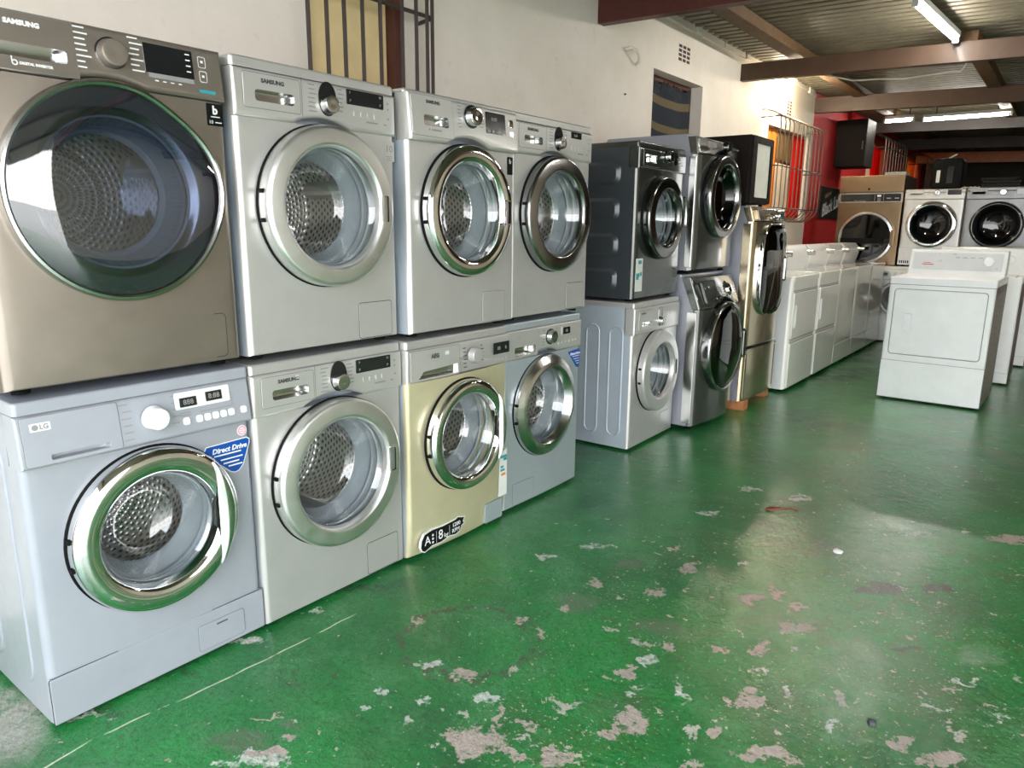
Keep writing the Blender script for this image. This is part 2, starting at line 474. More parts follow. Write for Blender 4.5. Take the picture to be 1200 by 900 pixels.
def flap(t, x0, z0, x1, z1, fn, mat, seam='seam', r=.008):
    b = bmesh.new(); prism(b, rrect(x0, z0, x1, z1, r), 0, .0022, .0012, 2, fn, seam=.0022); return obj('filter_flap', b, [mat, seam], t)
def drawer(t, x0, z0, x1, z1, hx0, hz0, hx1, hz1, fn, mat, pmat='satin', seam='seam_light', depth=.032, r=.008):
    b = bmesh.new(); c = ((hx0+hx1)/2, (hz0+hz1)/2)
    pocket_plate(b, rrect(x0, z0, x1, z1, r), rrect(hx0, hz0, hx1, hz1, .009), c, 0, .002, depth, fn, bev=.0012, pmi=2, seam=.0016, seam_mi=1, shrink=.82)
    return obj('detergent_drawer', b, [mat, seam, pmat], t)
PATCH = [
('c',0.853,0.626,8.57,7.28,10.13,-12.90),
('c',0.953,0.652,17.15,13.42,42.51,-53.69),
('c',1.133,0.936,20.38,10.80,13.50,-16.94),
('c',1.100,0.877,28.59,16.52,24.14,-30.50),
('g',0.680,1.351,11.08,7.18,8.42,-10.54),
('c',0.663,1.507,34.52,21.09,19.81,-24.93),
('c',0.679,1.279,29.21,19.05,22.86,-28.57),
('c',0.921,0.760,26.05,19.04,38.08,-49.10),
('c',1.045,0.703,20.41,13.61,21.68,-27.21),
('w',0.675,0.579,35.22,36.32,27.52,-34.12),
('w',0.644,0.664,35.84,34.13,42.66,-54.61),
('c',0.836,0.749,57.80,46.24,13.10,-16.18),
('w',0.774,0.789,20.68,17.03,28.59,-35.28),
('c',0.864,1.579,30.69,15.07,20.65,-26.23),
('w',1.040,1.202,35.39,18.26,18.26,-22.83),
('c',1.051,1.306,35.28,17.30,22.14,-28.36),
('c',1.017,1.114,40.85,22.63,16.97,-21.37),
('c',0.973,1.069,43.89,26.65,37.62,-48.59),
('w',1.174,1.119,55.81,26.14,10.56,-13.07),
('w',1.068,1.031,41.51,22.64,32.70,-42.77),
('w',0.541,0.779,24.46,23.64,30.17,-37.51),
('c',0.650,0.813,21.69,19.28,25.90,-32.53),
('c',0.601,1.155,31.48,23.15,29.63,-37.04),
('c',0.699,1.123,49.79,35.27,13.83,-17.98),
('c',0.350,0.936,28.57,28.57,29.52,-37.14),
('c',1.354,1.207,23.99,8.64,24.47,-31.19),
('c',1.325,1.249,40.89,14.87,27.88,-35.32),
('c',1.333,1.659,18.86,5.48,20.99,-26.16),
('c',1.154,1.758,23.92,8.56,15.36,-19.19),
('w',0.769,2.821,19.63,7.02,13.22,-16.32),
('w',1.005,2.851,18.19,5.22,11.55,-14.08),
('c',1.309,1.034,48.94,20.11,16.09,-20.78),
('c',1.304,1.158,53.50,20.38,28.03,-36.94),
('w',1.353,1.523,48.27,15.66,33.92,-43.05),
('c',1.213,1.850,48.51,15.35,12.87,-16.34),
('c',1.288,1.792,25.15,7.65,18.59,-23.33),
('c',1.273,1.482,27.07,9.35,22.64,-28.54),
('c',1.180,1.397,30.53,12.92,45.80,-57.55),
('w',1.316,1.357,28.60,9.92,25.10,-32.11),
('w',1.419,1.299,48.66,15.16,20.74,-26.33),
('w',1.537,1.230,39.59,10.22,21.07,-26.82),
('c',1.789,1.281,18.63,2.26,21.74,-27.67),
('c',1.705,1.283,37.58,6.15,25.97,-32.11),
('w',1.508,2.752,17.32,2.60,17.97,-22.30),
('w',1.667,2.891,35.71,3.48,35.71,-45.30),
('c',1.814,2.911,13.48,0.88,12.48,-15.57),
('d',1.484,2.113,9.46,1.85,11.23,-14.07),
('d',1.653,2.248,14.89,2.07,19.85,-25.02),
('c',0.888,1.847,28.72,13.05,17.84,-22.19),
('w',1.028,2.004,50.54,18.05,28.88,-37.30),
('g',0.694,1.737,17.07,9.09,14.63,-18.18),
('p',1.544,1.471,11.17,2.50,2.63,-3.31),
('p',1.435,2.524,5.30,0.99,1.94,-2.42),
('p',1.818,1.846,15.31,1.36,10.17,-12.79),
('c',1.441,1.026,11.92,4.15,26.68,-34.20),
('c',1.322,0.895,26.06,10.62,44.40,-55.98),
('g',0.976,1.387,11.12,5.49,13.80,-17.28),
('w',0.514,1.785,11.43,6.86,19.74,-24.52),
('w',0.405,1.581,24.85,17.26,28.31,-35.90),
('w',0.730,2.388,17.76,7.48,21.18,-26.17),
('c',0.773,1.943,30.45,14.16,26.91,-33.99),
('w',1.866,1.519,33.68,2.53,37.89,-47.16),
('w',1.752,1.494,25.24,3.15,45.74,-56.78),
('w',1.793,1.667,21.87,2.43,54.27,-68.04),
('c',1.769,1.600,79.82,9.12,41.05,-52.45),
('c',1.851,1.585,85.62,6.85,58.22,-75.34),
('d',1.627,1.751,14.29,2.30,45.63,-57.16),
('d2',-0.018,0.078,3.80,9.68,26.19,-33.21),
('w',-0.018,0.061,5.34,12.46,46.26,-58.72),
('w',0.017,0.521,9.76,15.80,32.99,-41.82),
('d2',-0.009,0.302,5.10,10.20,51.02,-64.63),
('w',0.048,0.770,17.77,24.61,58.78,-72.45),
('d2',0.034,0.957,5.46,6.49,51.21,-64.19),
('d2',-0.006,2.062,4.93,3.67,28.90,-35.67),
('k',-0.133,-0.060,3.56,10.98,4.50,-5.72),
('w',0.489,0.247,6.30,9.73,32.34,-40.93),
('c',0.484,0.278,12.00,17.64,43.05,-54.34),
('c',0.487,0.349,28.82,40.35,49.95,-63.40),
('w',0.443,0.258,27.29,42.29,35.47,-45.02),
('g',0.400,0.262,7.88,12.47,14.60,-18.54),
('o',0.328,0.533,8.73,11.39,11.26,-14.30),
('o',0.551,0.957,3.48,3.03,3.13,-3.92),
('g',0.450,0.388,22.50,31.97,39.08,-49.73),
('c',0.381,0.359,13.61,19.29,62.39,-78.28),
('w',0.532,0.621,28.63,32.44,55.34,-70.61),
('w',0.550,0.544,37.27,43.48,45.55,-57.97),
]
# ------------------------------------------------------------------ the machines
UP = .857          # height of the second tier
FR = PI/2          # fronts look along +X
ROWG = 'front loaders stacked along the left wall'

def place(label, x, y0, w, z=0., yaw=0., cat='washing machine', name='washing_machine', group=ROWG):
    return thing(name, label, cat, (x, y0+w/2, z), FR+yaw, group)

def base_loader(t, w, d, h, fm, sm, pm, zc, cz, R, hole, arch=.0, bulge=0., pout=.01, er=.018, lidm=None, ptilt=0., lidh=.03, pbev=.012, panel_top=None, holes=()):
    b = bmesh.new(); cabinet(b, w, d, .014, h-lidh, zc, (0, cz, hole), er, bulge); cab = obj('cabinet', b, [fm, sm], t)
    zt = panel_top or h-lidh-.0015
    b = bmesh.new(); fn = front(0, tilt=ptilt, zref=zc)
    prism(b, arc_bottom(w, zc, zt, 0, cz, arch), -.05, pout, pbev, 4, fn, seam=.0, holes=holes)
    obj('control_panel', b, pm, t, 38)
    lid(t, w, d, h-lidh, h, lidm or fm, y0=-.002 if not ptilt else ptilt*(zt-zc)-.004)
    feet(t, w, d)
    return front(-pout, tilt=ptilt, zref=zc)

def wash_guts(t, cz, ri, hole, paddles=True, rot=.5, R=.235, mat='drum', y1=.40):
    bellows(t, 0, cz, hole, ri-.028)
    drum(t, 0, cz, R, ri-.026, .09, y1, paddles, rot, mat)

def korean_silver(t, w, R, ri, cz=.45, fm='silver', ring='satin', pm='silver_panel', face='flat', slot=True, disp=True, big=False, sm='silver_side', logo=True, out=.05, glass='glass', led=False, d=.56, kn='oval', flapm=None, rot=.5, mirror_handle='slot', badge=None):
    h = w/2
    f = base_loader(t, w, d, .85, fm, sm, pm, .69, cz, R, ri+.012, arch=R+.02, holes=[rrect(.05-h, .725, .205-h, .78, .006)])
    drawer(t, .03-h, .716, .217-h, .808, .066-h, .735, .196-h, .766, f, pm)
    if logo: text('brand_lettering', 'SAMSUNG', .125-h, .79, .0150, f, 'print_dark', t, bold=.0008, stretch=1.1, w=.0026)
    b = bmesh.new(); bars(b, [(.2225-h, .765, .0018)], f, h=.11); obj('panel_groove', b, 'seam_light', t, 0)
    if kn == 'oval':
        b = bmesh.new(); prism(b, [(.317-h+.034*math.cos(2*PI*i/40), .772+(.05)*math.sin(2*PI*i/40)) for i in range(40)], 0, .003, .0015, 2, f); obj('knob_bezel', b, 'black_gloss', t)
        knob(t, .317-h, .755, .027, -.013, 'satin' if ring != 'dark_chrome' else 'satin', .026)
    else:
        knob(t, .317-h, .777, .031, -.010, 'chrome', .024, 1.28)
    prog_marks(t, .317-h, .768, f, 7, .0125, .03, .066)
    if disp: display(t, .39-h, .768, .545-h, .813, f, [('P', .405-h, .803, .012), ('P', .405-h, .779, .012), ('N', .53-h, .803, .012), ('P', .53-h, .779, .012)] if not big else None)
    buttons(t, [.425-h+.028*i for i in range(4)], .742, f, .013, .017)
    b = bmesh.new(); bars(b, [(.47-h+.001*i, .722, .05) for i in range(1)]+[(.545-h, .722, .012), (.56-h, .742, .01), (.56-h, .79, .008), (.56-h, .772, .008)], f, h=.005); obj('panel_markings', b, 'print_grey', t, 0)
    flap(t, .42-h, .022, .565-h, .14, front(0), flapm or fm)
    wash_guts(t, cz, ri, ri+.012, rot=rot)
    ring_door(t, 0, cz, R, ri, out, ring, face, glass, handle=mirror_handle)
    return f

def machines():
    # ---- the tall double row nearest the camera
    # white-blue direct drive washer, lower left corner
    w = .600
    t = place('bluish-white front loader with blue corner sticker, bottom of the nearest stack', .0, .0, w)
    f0 = front(0)
    b = bmesh.new(); cabinet(b, w, .56, .014, .822, .69, (0, .452, .168), .02, .006)
    for y0 in (.09, .30):   # pressed panels on the side
        for sx, fn in ((-1, side_left(-w/2)),):
            prism(b, rrect(y0, .08, y0+.14, .74, .06), -.001, .005, .005, 3, fn, mi=1)
    obj('cabinet', b, ['white_paint', 'white_paint'], t)
    ft = front(-.012, tilt=.13, zref=.69)
    b = bmesh.new(); prism(b, arc_bottom(w, .69, .818, 0, .45, .0), -.06, .014, .012, 4, ft, holes=[rrect(.055-w/2, .703, .205-w/2, .722, .004)]); obj('control_panel', b, 'white_paint', t, 38)
    lid(t, w, .56, .8195, .85, 'white_paint', y0=-.012)
    feet(t, w, .56)
    f = front(-.026, tilt=.13, zref=.69); h = w/2
    b = bmesh.new(); pocket_plate(b, rrect(.012-h, .697, .228-h, .812, .006), rrect(.065-h, .7045, .2-h, .718, .004), (.13-h, .711), 0, .0015, .02, f, bev=.001, seam=.0015); obj('detergent_drawer', b, ['white_paint', 'seam_light'], t)
    b = bmesh.new(); bars(b, [(.08-h, .722, .02), (.105-h, .722, .03), (.155-h, .722, .012), (.175-h, .722, .03)], f, h=.006); obj('drawer_markings', b, 'print_grey', t, 0)
    b = bmesh.new(); prism(b, rrect(.03-h, .777, .075-h, .797, .003), 0, .002, .0008, 1, f); bd = obj('brand_badge', b, 'white_enamel', t)
    text('brand_lettering', 'LG', .06-h, .787, .016, f, 'print_grey', bd, bold=.0005, w=.003)
    b = bmesh.new(); prism(b, circ(.041-h, .787, .007, 20), .002, .003, 0, 1, f); obj('round_emblem', b, 'print_grey', bd)
    knob(t, .313-h, .757, .031, -.022, 'white_enamel', .03, None)
    prog_marks(t, .313-h, .757, f, 6, .018, .026, .075, 'print_grey')
    b = bmesh.new(); prism(b, rrect(.375-h, .762, .535-h, .808, .004), 0, .002, .001, 1, f); obj('display_frame', b, 'white_enamel', t)
    display(t, .387-h, .768, .435-h, .793, front(-.028, tilt=.13, zref=.69), [('888', .411-h, .780, .02)], r=.002)
    display(t, .462-h, .772, .51-h, .798, front(-.028, tilt=.13, zref=.69), [('8:88', .486-h, .785, .02)], r=.002)
    buttons(t, [.40-h]+[.437-h+.024*i for i in range(5)]+[.572-h], .729, f, .019, .02, 'white_enamel')
    b = bmesh.new(); bars(b, [(.49-h+.012*i, .765, .006) for i in range(4)]+[(.535-h, .785-.008*i, .006) for i in range(5)]+[(.44-h, .747, .1), (.385-h, .752, .03), (.385-h, .745, .03)], f, h=.003); obj('panel_markings', b, 'print_grey', t, 0)
    # kick panel and flap
    b = bmesh.new(); prism(b, rrect(-h, .016, h, .142, .004), -.01, .004, .003, 2, front(-.004), seam=.002); obj('kick_panel', b, ['white_paint', 'seam'], t)
    flap(t, .385-h, .03, .53-h, .108, front(-.008), 'white_paint', 'seam_light')
    b = bmesh.new(); bars(b, [(.44-h, .096, .035)], front(-.0105), h=.005); obj('flap_latch', b, 'print_dark', t, 0)
    # sticker
    b = bmesh.new(); tri = [(.458, .634), (.452, .624), (.455, .614), (.527, .548), (.54, .543), (.552, .546), (.566, .56), (.590, .62), (.591, .631), (.583, .637)]
    tri = [(u-h, v) for u, v in tri][::-1]
    ar = sum(tri[i-1][0]*tri[i][1]-tri[i][0]*tri[i-1][1] for i in range(len(tri))); tri = tri if ar > 0 else tri[::-1]
    fs = front(-.005)
    prism(b, offset(tri, .003), 0, .0006, 0, 1, fs); wb = obj('sticker', b, 'paper', t); setp(wb, 'blue corner sticker')
    b = bmesh.new(); prism(b, tri, .0004, .001, 0, 1, fs); obj('sticker_print', b, 'blue', wb)
    text('sticker_lettering', 'Direct Drive', .527-h, .617, .021, fs, 'print_white', wb, bold=.0006, w=.0016, shear=.25)
    b = bmesh.new(); bars(b, [(.478-h, .603, .085), (.497-h, .588, .07), (.505-h, .576, .05), (.52-h, .565, .045)], fs, w=.0016, h=.004); obj('sticker_text_lines', b, 'print_white', wb, 0)
    b = bmesh.new(); prism(b, circ(.571-h, .662, .016, 24), 0, .0006, 0, 1, fs); pk = obj('round_sticker', b, 'paper', t); setp(pk, 'small pink and white round sticker')
    b = bmesh.new(); o_, i_ = circ(.571-h, .662, .0135, 24), circ(.571-h, .662, .009, 24); loops(b, [[fs(*p, .0012) for p in o_], [fs(*p, .0012) for p in i_]]); bars(b, [(.564-h, .665, .014), (.565-h, .659, .012)], fs, w=.0012, h=.003); obj('sticker_print', b, 'pink', pk, 0)
    wash_guts(t, .452, .155, .168, rot=.55)
    ring_door(t, 0, .452, .226, .155, .052, 'chrome', 'round', handle='grip')

    # lower, second
    w = .602
    t = place('silver front loader with satin door ring, under the machine badged 10', .012, .603, w)
    korean_silver(t, w, .25, .185, ring='satin_ring', rot=.9)
    b = bmesh.new(); bars(b, [(.15-w/2, .795, .012)], front(-.012), h=.012); obj('paper_scrap', b, 'paper', t, 0)

    # lower, third: champagne machine with silver panel
    w = .587
    t = place('pale champagne-gold front loader with black 8kg sticker at its foot', .034, 1.2085, w)
    h = w/2; d = .56; cz = .452
    b = bmesh.new(); cabinet(b, w, d, .014, .82, .695, (0, cz, .178), .02, .022, bottom_curve=.012); obj('cabinet', b, ['champagne', 'silver_side'], t)
    b = bmesh.new(); prism(b, arc_bottom(w, .695, .8185, 0, cz, 0), -.05, .010, .010, 4, front(0, bulge=.016, hw=h), holes=[rrect(.04-h, .703, .26-h, .748, .004)]); obj('control_panel', b, 'silver_panel', t, 38)
    lid(t, w, d, .82, .85, 'silver', y0=-.004); feet(t, w, d)
    f = front(-.010, bulge=.016, hw=h)
    fdr = front(-.018)
    b = bmesh.new(); pocket_plate(b, rrect(.012-h, .70, .262-h, .812, .006), [(.05-h, .707), (.258-h, .707), (.258-h, .742), (.075-h, .733)], (.17-h, .722), 0, .0015, .026, front(-.012, bulge=.012, hw=h), bev=.001, seam=.0015, pmi=2); obj('detergent_drawer', b, ['silver_panel', 'seam_light', 'satin'], t)
    text('brand_lettering', 'AEG', .13-h, .785, .022, front(-.024), 'print_dark', t, bold=.0008)
    b = bmesh.new(); bars(b, [(.18-h, .79, .022)], front(-.0265), h=.014); obj('paper_scrap', b, 'paper', t, 0)
    knob(t, .345-h, .76, .03, -.024, 'silver_panel', .028)
    prog_marks(t, .345-h, .757, front(-.027), 6, .015, .02, .06, 'print_dark')
    display(t, .475-h, .742, .58-h, .79, front(-.019), [('88', .51-h, .765, .02), ('8', .555-h, .765, .02)])
    buttons(t, [.49-h+.022*i for i in range(4)], .72, front(-.022), .011, .011)
    b = bmesh.new(); prism(b, rrect(.425-h, .022, .54-h, .107, .006), -.012, .002, .001, 1, front(-.017), seam=.002); obj('filter_flap', b, ['silver_blue', 'seam'], t)
    fb = front(-.0215)
    # torn black sticker
    pl = [(.047, .030), (.06, .023), (.10, .036), (.15, .033), (.20, .042), (.235, .036), (.262, .045), (.27, .062), (.285, .068), (.278, .078), (.287, .092), (.27, .096), (.25, .103), (.235, .097), (.16, .094), (.10, .098), (.06, .092), (.044, .07), (.04, .045)]
    pl = [(u-h, v+.008) for u, v in pl]
    b = bmesh.new(); prism(b, offset(pl, .004), -.01, .0006, 0, 1, fb); sk = obj('torn_sticker', b, 'paper', t); setp(sk, 'torn black energy sticker with white edges')
    b = bmesh.new(); prism(b, pl, 0, .001, 0, 1, fb); obj('sticker_print', b, 'black', sk)
    text('sticker_lettering', 'A', .075-h, .07, .05, fb, 'print_white', sk, w=.0016)
    b = bmesh.new(); [prism(b, circ(.104-h, .055+.015*i, .0048, 12), .001, .0016, 0, 1, fb) for i in range(3)]; bars(b, [(.123-h, .07, .0015), (.198-h, .07, .0015)], fb, w=.0016, h=.05); obj('sticker_dots', b, 'print_white', sk, 0)
    text('sticker_lettering', '8', .148-h, .071, .056, fb, 'print_white', sk, w=.0016)
    text('sticker_lettering', 'kg', .179-h, .061, .027, fb, 'print_white', sk, w=.0016)
    text('sticker_lettering', '1200', .239-h, .086, .024, fb, 'print_white', sk, w=.0016)
    text('sticker_lettering', 'RPM', .236-h, .062, .024, fb, 'print_white', sk, w=.0016)
    fe = front(-.006, tilt=0)
    b = bmesh.new(); prism(b, [(.528-h, .108), (.585-h, .108), (.585-h, .318), (.537-h, .30)], -.012, .002, 0, 1, fe); es = obj('energy_label', b, 'paper', t); setp(es, 'torn white energy label')
    b = bmesh.new(); bars(b, [(.538-h, .285, .045), (.56-h, .272, .023)], fe, w=.003, h=.012); obj('label_print', b, 'teal', es, 0)
    b = bmesh.new(); bars(b, [(.54-h, .24, .022), (.54-h, .225, .03)], fe, w=.003, h=.011); obj('label_print', b, 'teal', es, 0)
    b = bmesh.new(); bars(b, [(.545-h, .205, .03)], fe, w=.003, h=.012); obj('label_print', b, 'orange', es, 0)
    wash_guts(t, cz, .165, .178, rot=.15)
    ring_door(t, 0, cz, .222, .165, .05, 'chrome', 'round', handle='grip', y0=-.02)

    # lower, fourth
    w = .598
    t = place('silver front loader with blue corner sticker, last machine of the lower row beside the gap', .018, 1.798, w)
    h = w/2; cz = .45
    f = base_loader(t, w, .56, .85, 'silver_blue', 'silver_side', 'silver_panel', .69, cz, .235, .185, arch=.262, bulge=.008, holes=[rrect(.05-h, .702, .222-h, .752, .006)])
    drawer(t, .012-h, .696, .232-h, .81, .06-h, .706, .214-h, .744, f, 'silver_panel', depth=.03)
    text('brand_lettering', 'LG', .085-h, .785, .018, f, 'print_grey', t, w=.0026)
    knob(t, .33-h, .765, .030, -.010, 'satin', .026, 1.2); prog_marks(t, .33-h, .765, f, 6, .013, .02, .06)
    b = bmesh.new(); prism(b, rrect(.42-h, .758, .525-h, .802, .004), 0, .002, .001, 1, f); obj('display_frame', b, 'silver_panel', t)
    display(t, .43-h, .764, .49-h, .796, front(-.0122), [('88', .46-h, .779, .02)], r=.002)
    buttons(t, [.40-h+.03*i for i in range(6)], .725, f, .012, .012)
    flap(t, .065-h, .022, .215-h, .122, front(-.0005, bulge=.008, hw=h), 'silver_blue', 'seam_light')
    fs = front(-.009)
    tri = [(.49-h, .672), (.498-h, .66), (.57-h, .588), (.583-h, .59), (.592-h, .665), (.585-h, .676)]
    b = bmesh.new(); prism(b, tri, -.008, .0008, 0, 1, fs); s = obj('sticker', b, 'blue', t); setp(s, 'blue triangular sticker')
    text('sticker_lettering', 'Direct Drive', .543-h, .658, .0165, fs, 'print_white', s, bold=.0004, w=.0016, shear=.25)
    b = bmesh.new(); bars(b, [(.52-h, .645, .06), (.53-h, .632, .05), (.545-h, .62, .035), (.555-h, .608, .025)], fs, w=.0016, h=.003); obj('sticker_text_lines', b, 'print_white', s, 0)
    wash_guts(t, cz, .172, .185, rot=.2, mat='drum')
    ring_door(t, 0, cz, .236, .172, .045, 'satin', 'cone')

    # ---- upper tier
    # taupe machine with wide smoked glass door
    w = .605
    t = place('taupe-brown front loader with wide smoked glass door, atop the nearest stack', -.012, -.003, w, UP)
    h = w/2; cz = .468; d = .58
    rf = lambda a: 1+.05*math.exp(-(((a+PI) % (2*PI)-PI-.12)/.42)**2)-.028*math.exp(-(((a+PI) % (2*PI)-PI-.95)/.28)**2)
    b = bmesh.new(); cabinet(b, w, d, .014, .82, .715, (0, cz, .19), .024, .004)
    obj('cabinet', b, ['taupe', 'silver_side'], t)
    fn = front(0, tilt=.10, zref=.715)
    b = bmesh.new(); prism(b, arc_bottom(w, .717, .848, 0, cz, .265), -.05, .012, .014, 4, fn, holes=[rrect(.016-h, .742, .22-h, .784, .006)]); obj('control_panel', b, 'taupe_panel', t, 38)
    lid(t, w, d, .82, .85, 'silver_side', y0=.03); feet(t, w, d)
    f = front(-.012, tilt=.10, zref=.715)
    b = bmesh.new(); pocket_plate(b, rrect(.008-h, .722, .236-h, .842, .004), rrect(.02-h, .748, .215-h, .777, .008), (.13-h, .762), 0, .003, .035, f, bev=.0012, seam=.002, pmi=2, shrink=.85); obj('detergent_drawer', b, ['taupe_panel', 'seam_light', 'satin'], t)
    f2 = front(-.0155, tilt=.10, zref=.715)
    text('brand_lettering', 'SAMSUNG', .131-h, .819, .0138, f2, 'print_white', t, bold=.0009, stretch=1.1)
    text('panel_lettering', 'DIGITAL INVERTER', .148-h, .735, .0078, f2, 'print_white', t, bold=.0004)
    b = bmesh.new(); o_, i_ = circ(.106-h, .735, .0062, 20), circ(.106-h, .735, .0036, 20); loops(b, [[f2(*p, .001) for p in o_], [f2(*p, .001) for p in i_]]); bars(b, [(.0998-h, .742, .0025)], f2, h=.012); obj('panel_emblem', b, 'print_white', t, 0)
    knob(t, .315-h, .79, .032, -.004, 'taupe_panel', .026, 1.15)
    prog_marks(t, .315-h, .793, f, 8, .0125, .034, .078, 'print_white')
    display(t, .393-h, .763, .52-h, .832, f, None, r=.002)
    b = bmesh.new(); bars(b, [(.40-h, .757, .118)], f, h=.011); obj('display_strip', b, 'print_grey', t, 0)
    b = bmesh.new(); bars(b, [(.413-h+.02*i, .745, .009) for i in range(4)]+[(.5-h, .822-.014*i, .012) for i in range(4)], f, w=.0032, h=.003); obj('panel_markings', b, 'print_white', t, 0)
    for zz in (.812, .776):
        b = bmesh.new(); o_, i_ = rrect(.535-h, zz-.016, .556-h, zz+.012, .004), rrect(.5365-h, zz-.0145, .5545-h, zz+.0105, .003); loops(b, [[f(*p, .001) for p in o_], [f(*p, .001) for p in i_]]); bars(b, [(.542-h, zz-.001, .007)], f, h=.006); obj('touch_button', b, 'print_white', t, 0)
    b = bmesh.new(); bars(b, [(.53-h, .737, .045)], f, h=.008); e = obj('panel_sticker', b, 'teal', t, 0); setp(e, 'small teal strip')
    f0 = front(-.001)
    flap(t, .415-h, .03, .558-h, .15, f0, 'taupe', 'seam', .012)
    b = bmesh.new(); prism(b, rrect(.55-h, .655, .597-h, .712, .002), 0, .001, 0, 1, f0); s = obj('energy_sticker', b, 'black', t); setp(s, 'small black sticker')
    text('sticker_lettering', 'b', .574-h, .694, .03, f0, 'print_white', s, bold=.001, w=.0014)
    text('sticker_lettering', '10', .561-h, .664, .013, f0, 'print_white', s, w=.0014)
    b = bmesh.new(); bars(b, [(.561-h, .678, .026), (.573-h, .664, .018)], f0, w=.0014, h=.0025); obj('sticker_text_lines', b, 'print_white', s, 0)
    wash_guts(t, cz, .178, .19, rot=.4, y1=.42)
    b = bmesh.new(); lathe(b, [(.262, .0), (.262, -.018), (.258, -.026), (.252, -.028), (.247, -.024), (.246, -.014)], 0, cz, 96, uv=False, rf=rf); dr = obj('door', b, 'satin', t, 40)
    b = bmesh.new(); lathe(b, [(.2465, -.020), (.225, -.027), (.19, -.033), (.14, -.037), (.08, -.039), (.0, -.04)], 0, cz, 96, uv=False, rf=rf); obj('door_glass', b, 'glass_smoke', dr, 60)
    b = bmesh.new(); lathe(b, [(.245, -.012), (.205, -.010), (.19, -.004), (.183, .0)], 0, cz, 96, uv=False); obj('door_inner_ring', b, 'grey_chrome', dr, 60)
    b = bmesh.new(); lathe(b, [(.183, .0), (.178, .02), (.16, .06), (.145, .095), (.12, .11), (.0, .118)], 0, cz, 72, uv=False); obj('door_bowl', b, 'glass', dr, 60)

    w = .600
    t = place('silver front loader with 10 badge and wide satin door ring, upper tier', -.008, .622, w, UP)
    korean_silver(t, w, .243, .18, ring='satin_ring', rot=.3, out=.055)
    fs = front(-.001)
    b = bmesh.new(); prism(b, rrect(.552-w/2, .608, .597-w/2, .672, .002), 0, .0008, 0, 1, fs); s = obj('badge_sticker', b, 'silver', t); setp(s, 'badge printed 10')
    text('sticker_lettering', '10', .574-w/2, .648, .034, fs, 'print_grey', s, w=.0012)
    b = bmesh.new(); bars(b, [(.56-w/2, .624, .028), (.563-w/2, .618, .02), (.56-w/2, .612, .025)], fs, w=.0012, h=.0025); obj('sticker_text_lines', b, 'print_grey', s, 0)

    w = .602
    t = place('silver front loader with mirror-chrome door ring and black panel display, upper tier', .030, 1.243, w, UP)
    h = w/2; cz = .45
    f = base_loader(t, w, .56, .85, 'silver', 'silver_side', 'silver_panel', .683, cz, .24, .188, arch=.262, ptilt=.09, pout=.024, lidm='silver', lidh=.012, holes=[rrect(.05-h, .725, .205-h, .78, .006)])
    drawer(t, .008-h, .70, .215-h, .832, .066-h, .735, .19-h, .77, f, 'silver_panel')
    text('brand_lettering', 'SAMSUNG', .115-h, .813, .015, f, 'print_dark', t, bold=.0006, w=.0035)
    b = bmesh.new(); bars(b, [(.085-h, .722, .008), (.10-h, .722, .05)], f, w=.003, h=.006); obj('panel_markings', b, 'print_grey', t, 0)
    knob(t, .318-h, .79, .034, -.016, 'chrome', .03, 1.22); prog_marks(t, .318-h, .79, f, 8, .012, .022, .07)
    display(t, .40-h, .742, .52-h, .82, f, [('8:88', .45-h, .795, .02)], r=.003)
    buttons(t, [.415-h+.026*i for i in range(4)], .751, front(-.0265, tilt=.09, zref=.683), .014, .01, 'print_grey')
    buttons(t, [.556-h], .79, f, .026, .03, 'chrome'); buttons(t, [.556-h], .752, f, .026, .02, 'satin')
    flap(t, .40-h, .022, .54-h, .14, front(0), 'silver', 'seam_light')
    b = bmesh.new(); prism(b, rrect(.553-h, .60, .588-h, .668, .002), 0, .001, 0, 1, front(-.001)); s = obj('energy_sticker', b, 'black', t); setp(s, 'small black sticker')
    text('sticker_lettering', 'b', .57-h, .65, .026, front(-.001), 'print_white', s, w=.0014)
    wash_guts(t, cz, .175, .188, rot=.7)
    ring_door(t, 0, cz, .24, .175, .05, 'chrome', 'round', handle='slot')

    w = .600
    t = place('silver front loader with smoked-grey door ring, far end of the upper tier', .012, 1.853, w, UP)
    korean_silver(t, w, .247, .178, ring='grey_chrome', rot=.0, disp=False)
    f = front(-.01)
    display(t, .415-w/2, .785, .50-w/2, .812, f, [('8:88', .45-w/2, .797, .016)], r=.003)

    # ---- second group: silver under dark inox
    w = .598
    t = place('silver front loader with long pressed side panels, standing under the dark ribbed machine', .0, 2.962, w, 0, .022)
    h = w/2; cz = .435
    f = base_loader(t, w, .60, .85, 'silver', 'silver_side', 'silver_panel', .668, cz, .24, .172, arch=0, holes=[rrect(.07-h, .704, .21-h, .743, .006)])
    b = bmesh.new()
    for y0 in (.055, .205, .355):
        for x0, fn in ((-h, side_left(-h)),):
            o_, i_ = rrect(y0, .075, y0+.095, .72, .0475, 8), rrect(y0+.013, .088, y0+.082, .707, .0345, 8)
            L = []
            for k in range(7):
                a = PI*k/6; q = (1-math.cos(a))/2
                L.append([fn(u*(1-q)+u2*q, v*(1-q)+v2*q, .0005+.006*math.sin(a)) for (u, v), (u2, v2) in zip(o_, i_)])
            loops(b, L)
    obj('pressed_side_panel', b, 'silver_side', t, 60)
    drawer(t, .045-h, .69, .22-h, .80, .08-h, .712, .20-h, .735, f, 'silver_panel')
    text('brand_lettering', 'SAMSUNG', .10-h, .785, .012, f, 'print_dark', t, w=.0026)
    b = bmesh.new(); prism(b, rrect(.295-h, .695, .35-h, .805, .02), 0, .003, .001, 1, f); obj('knob_bezel', b, 'grey_chrome', t); knob(t, .323-h, .725, .025, -.013, 'satin', .022)
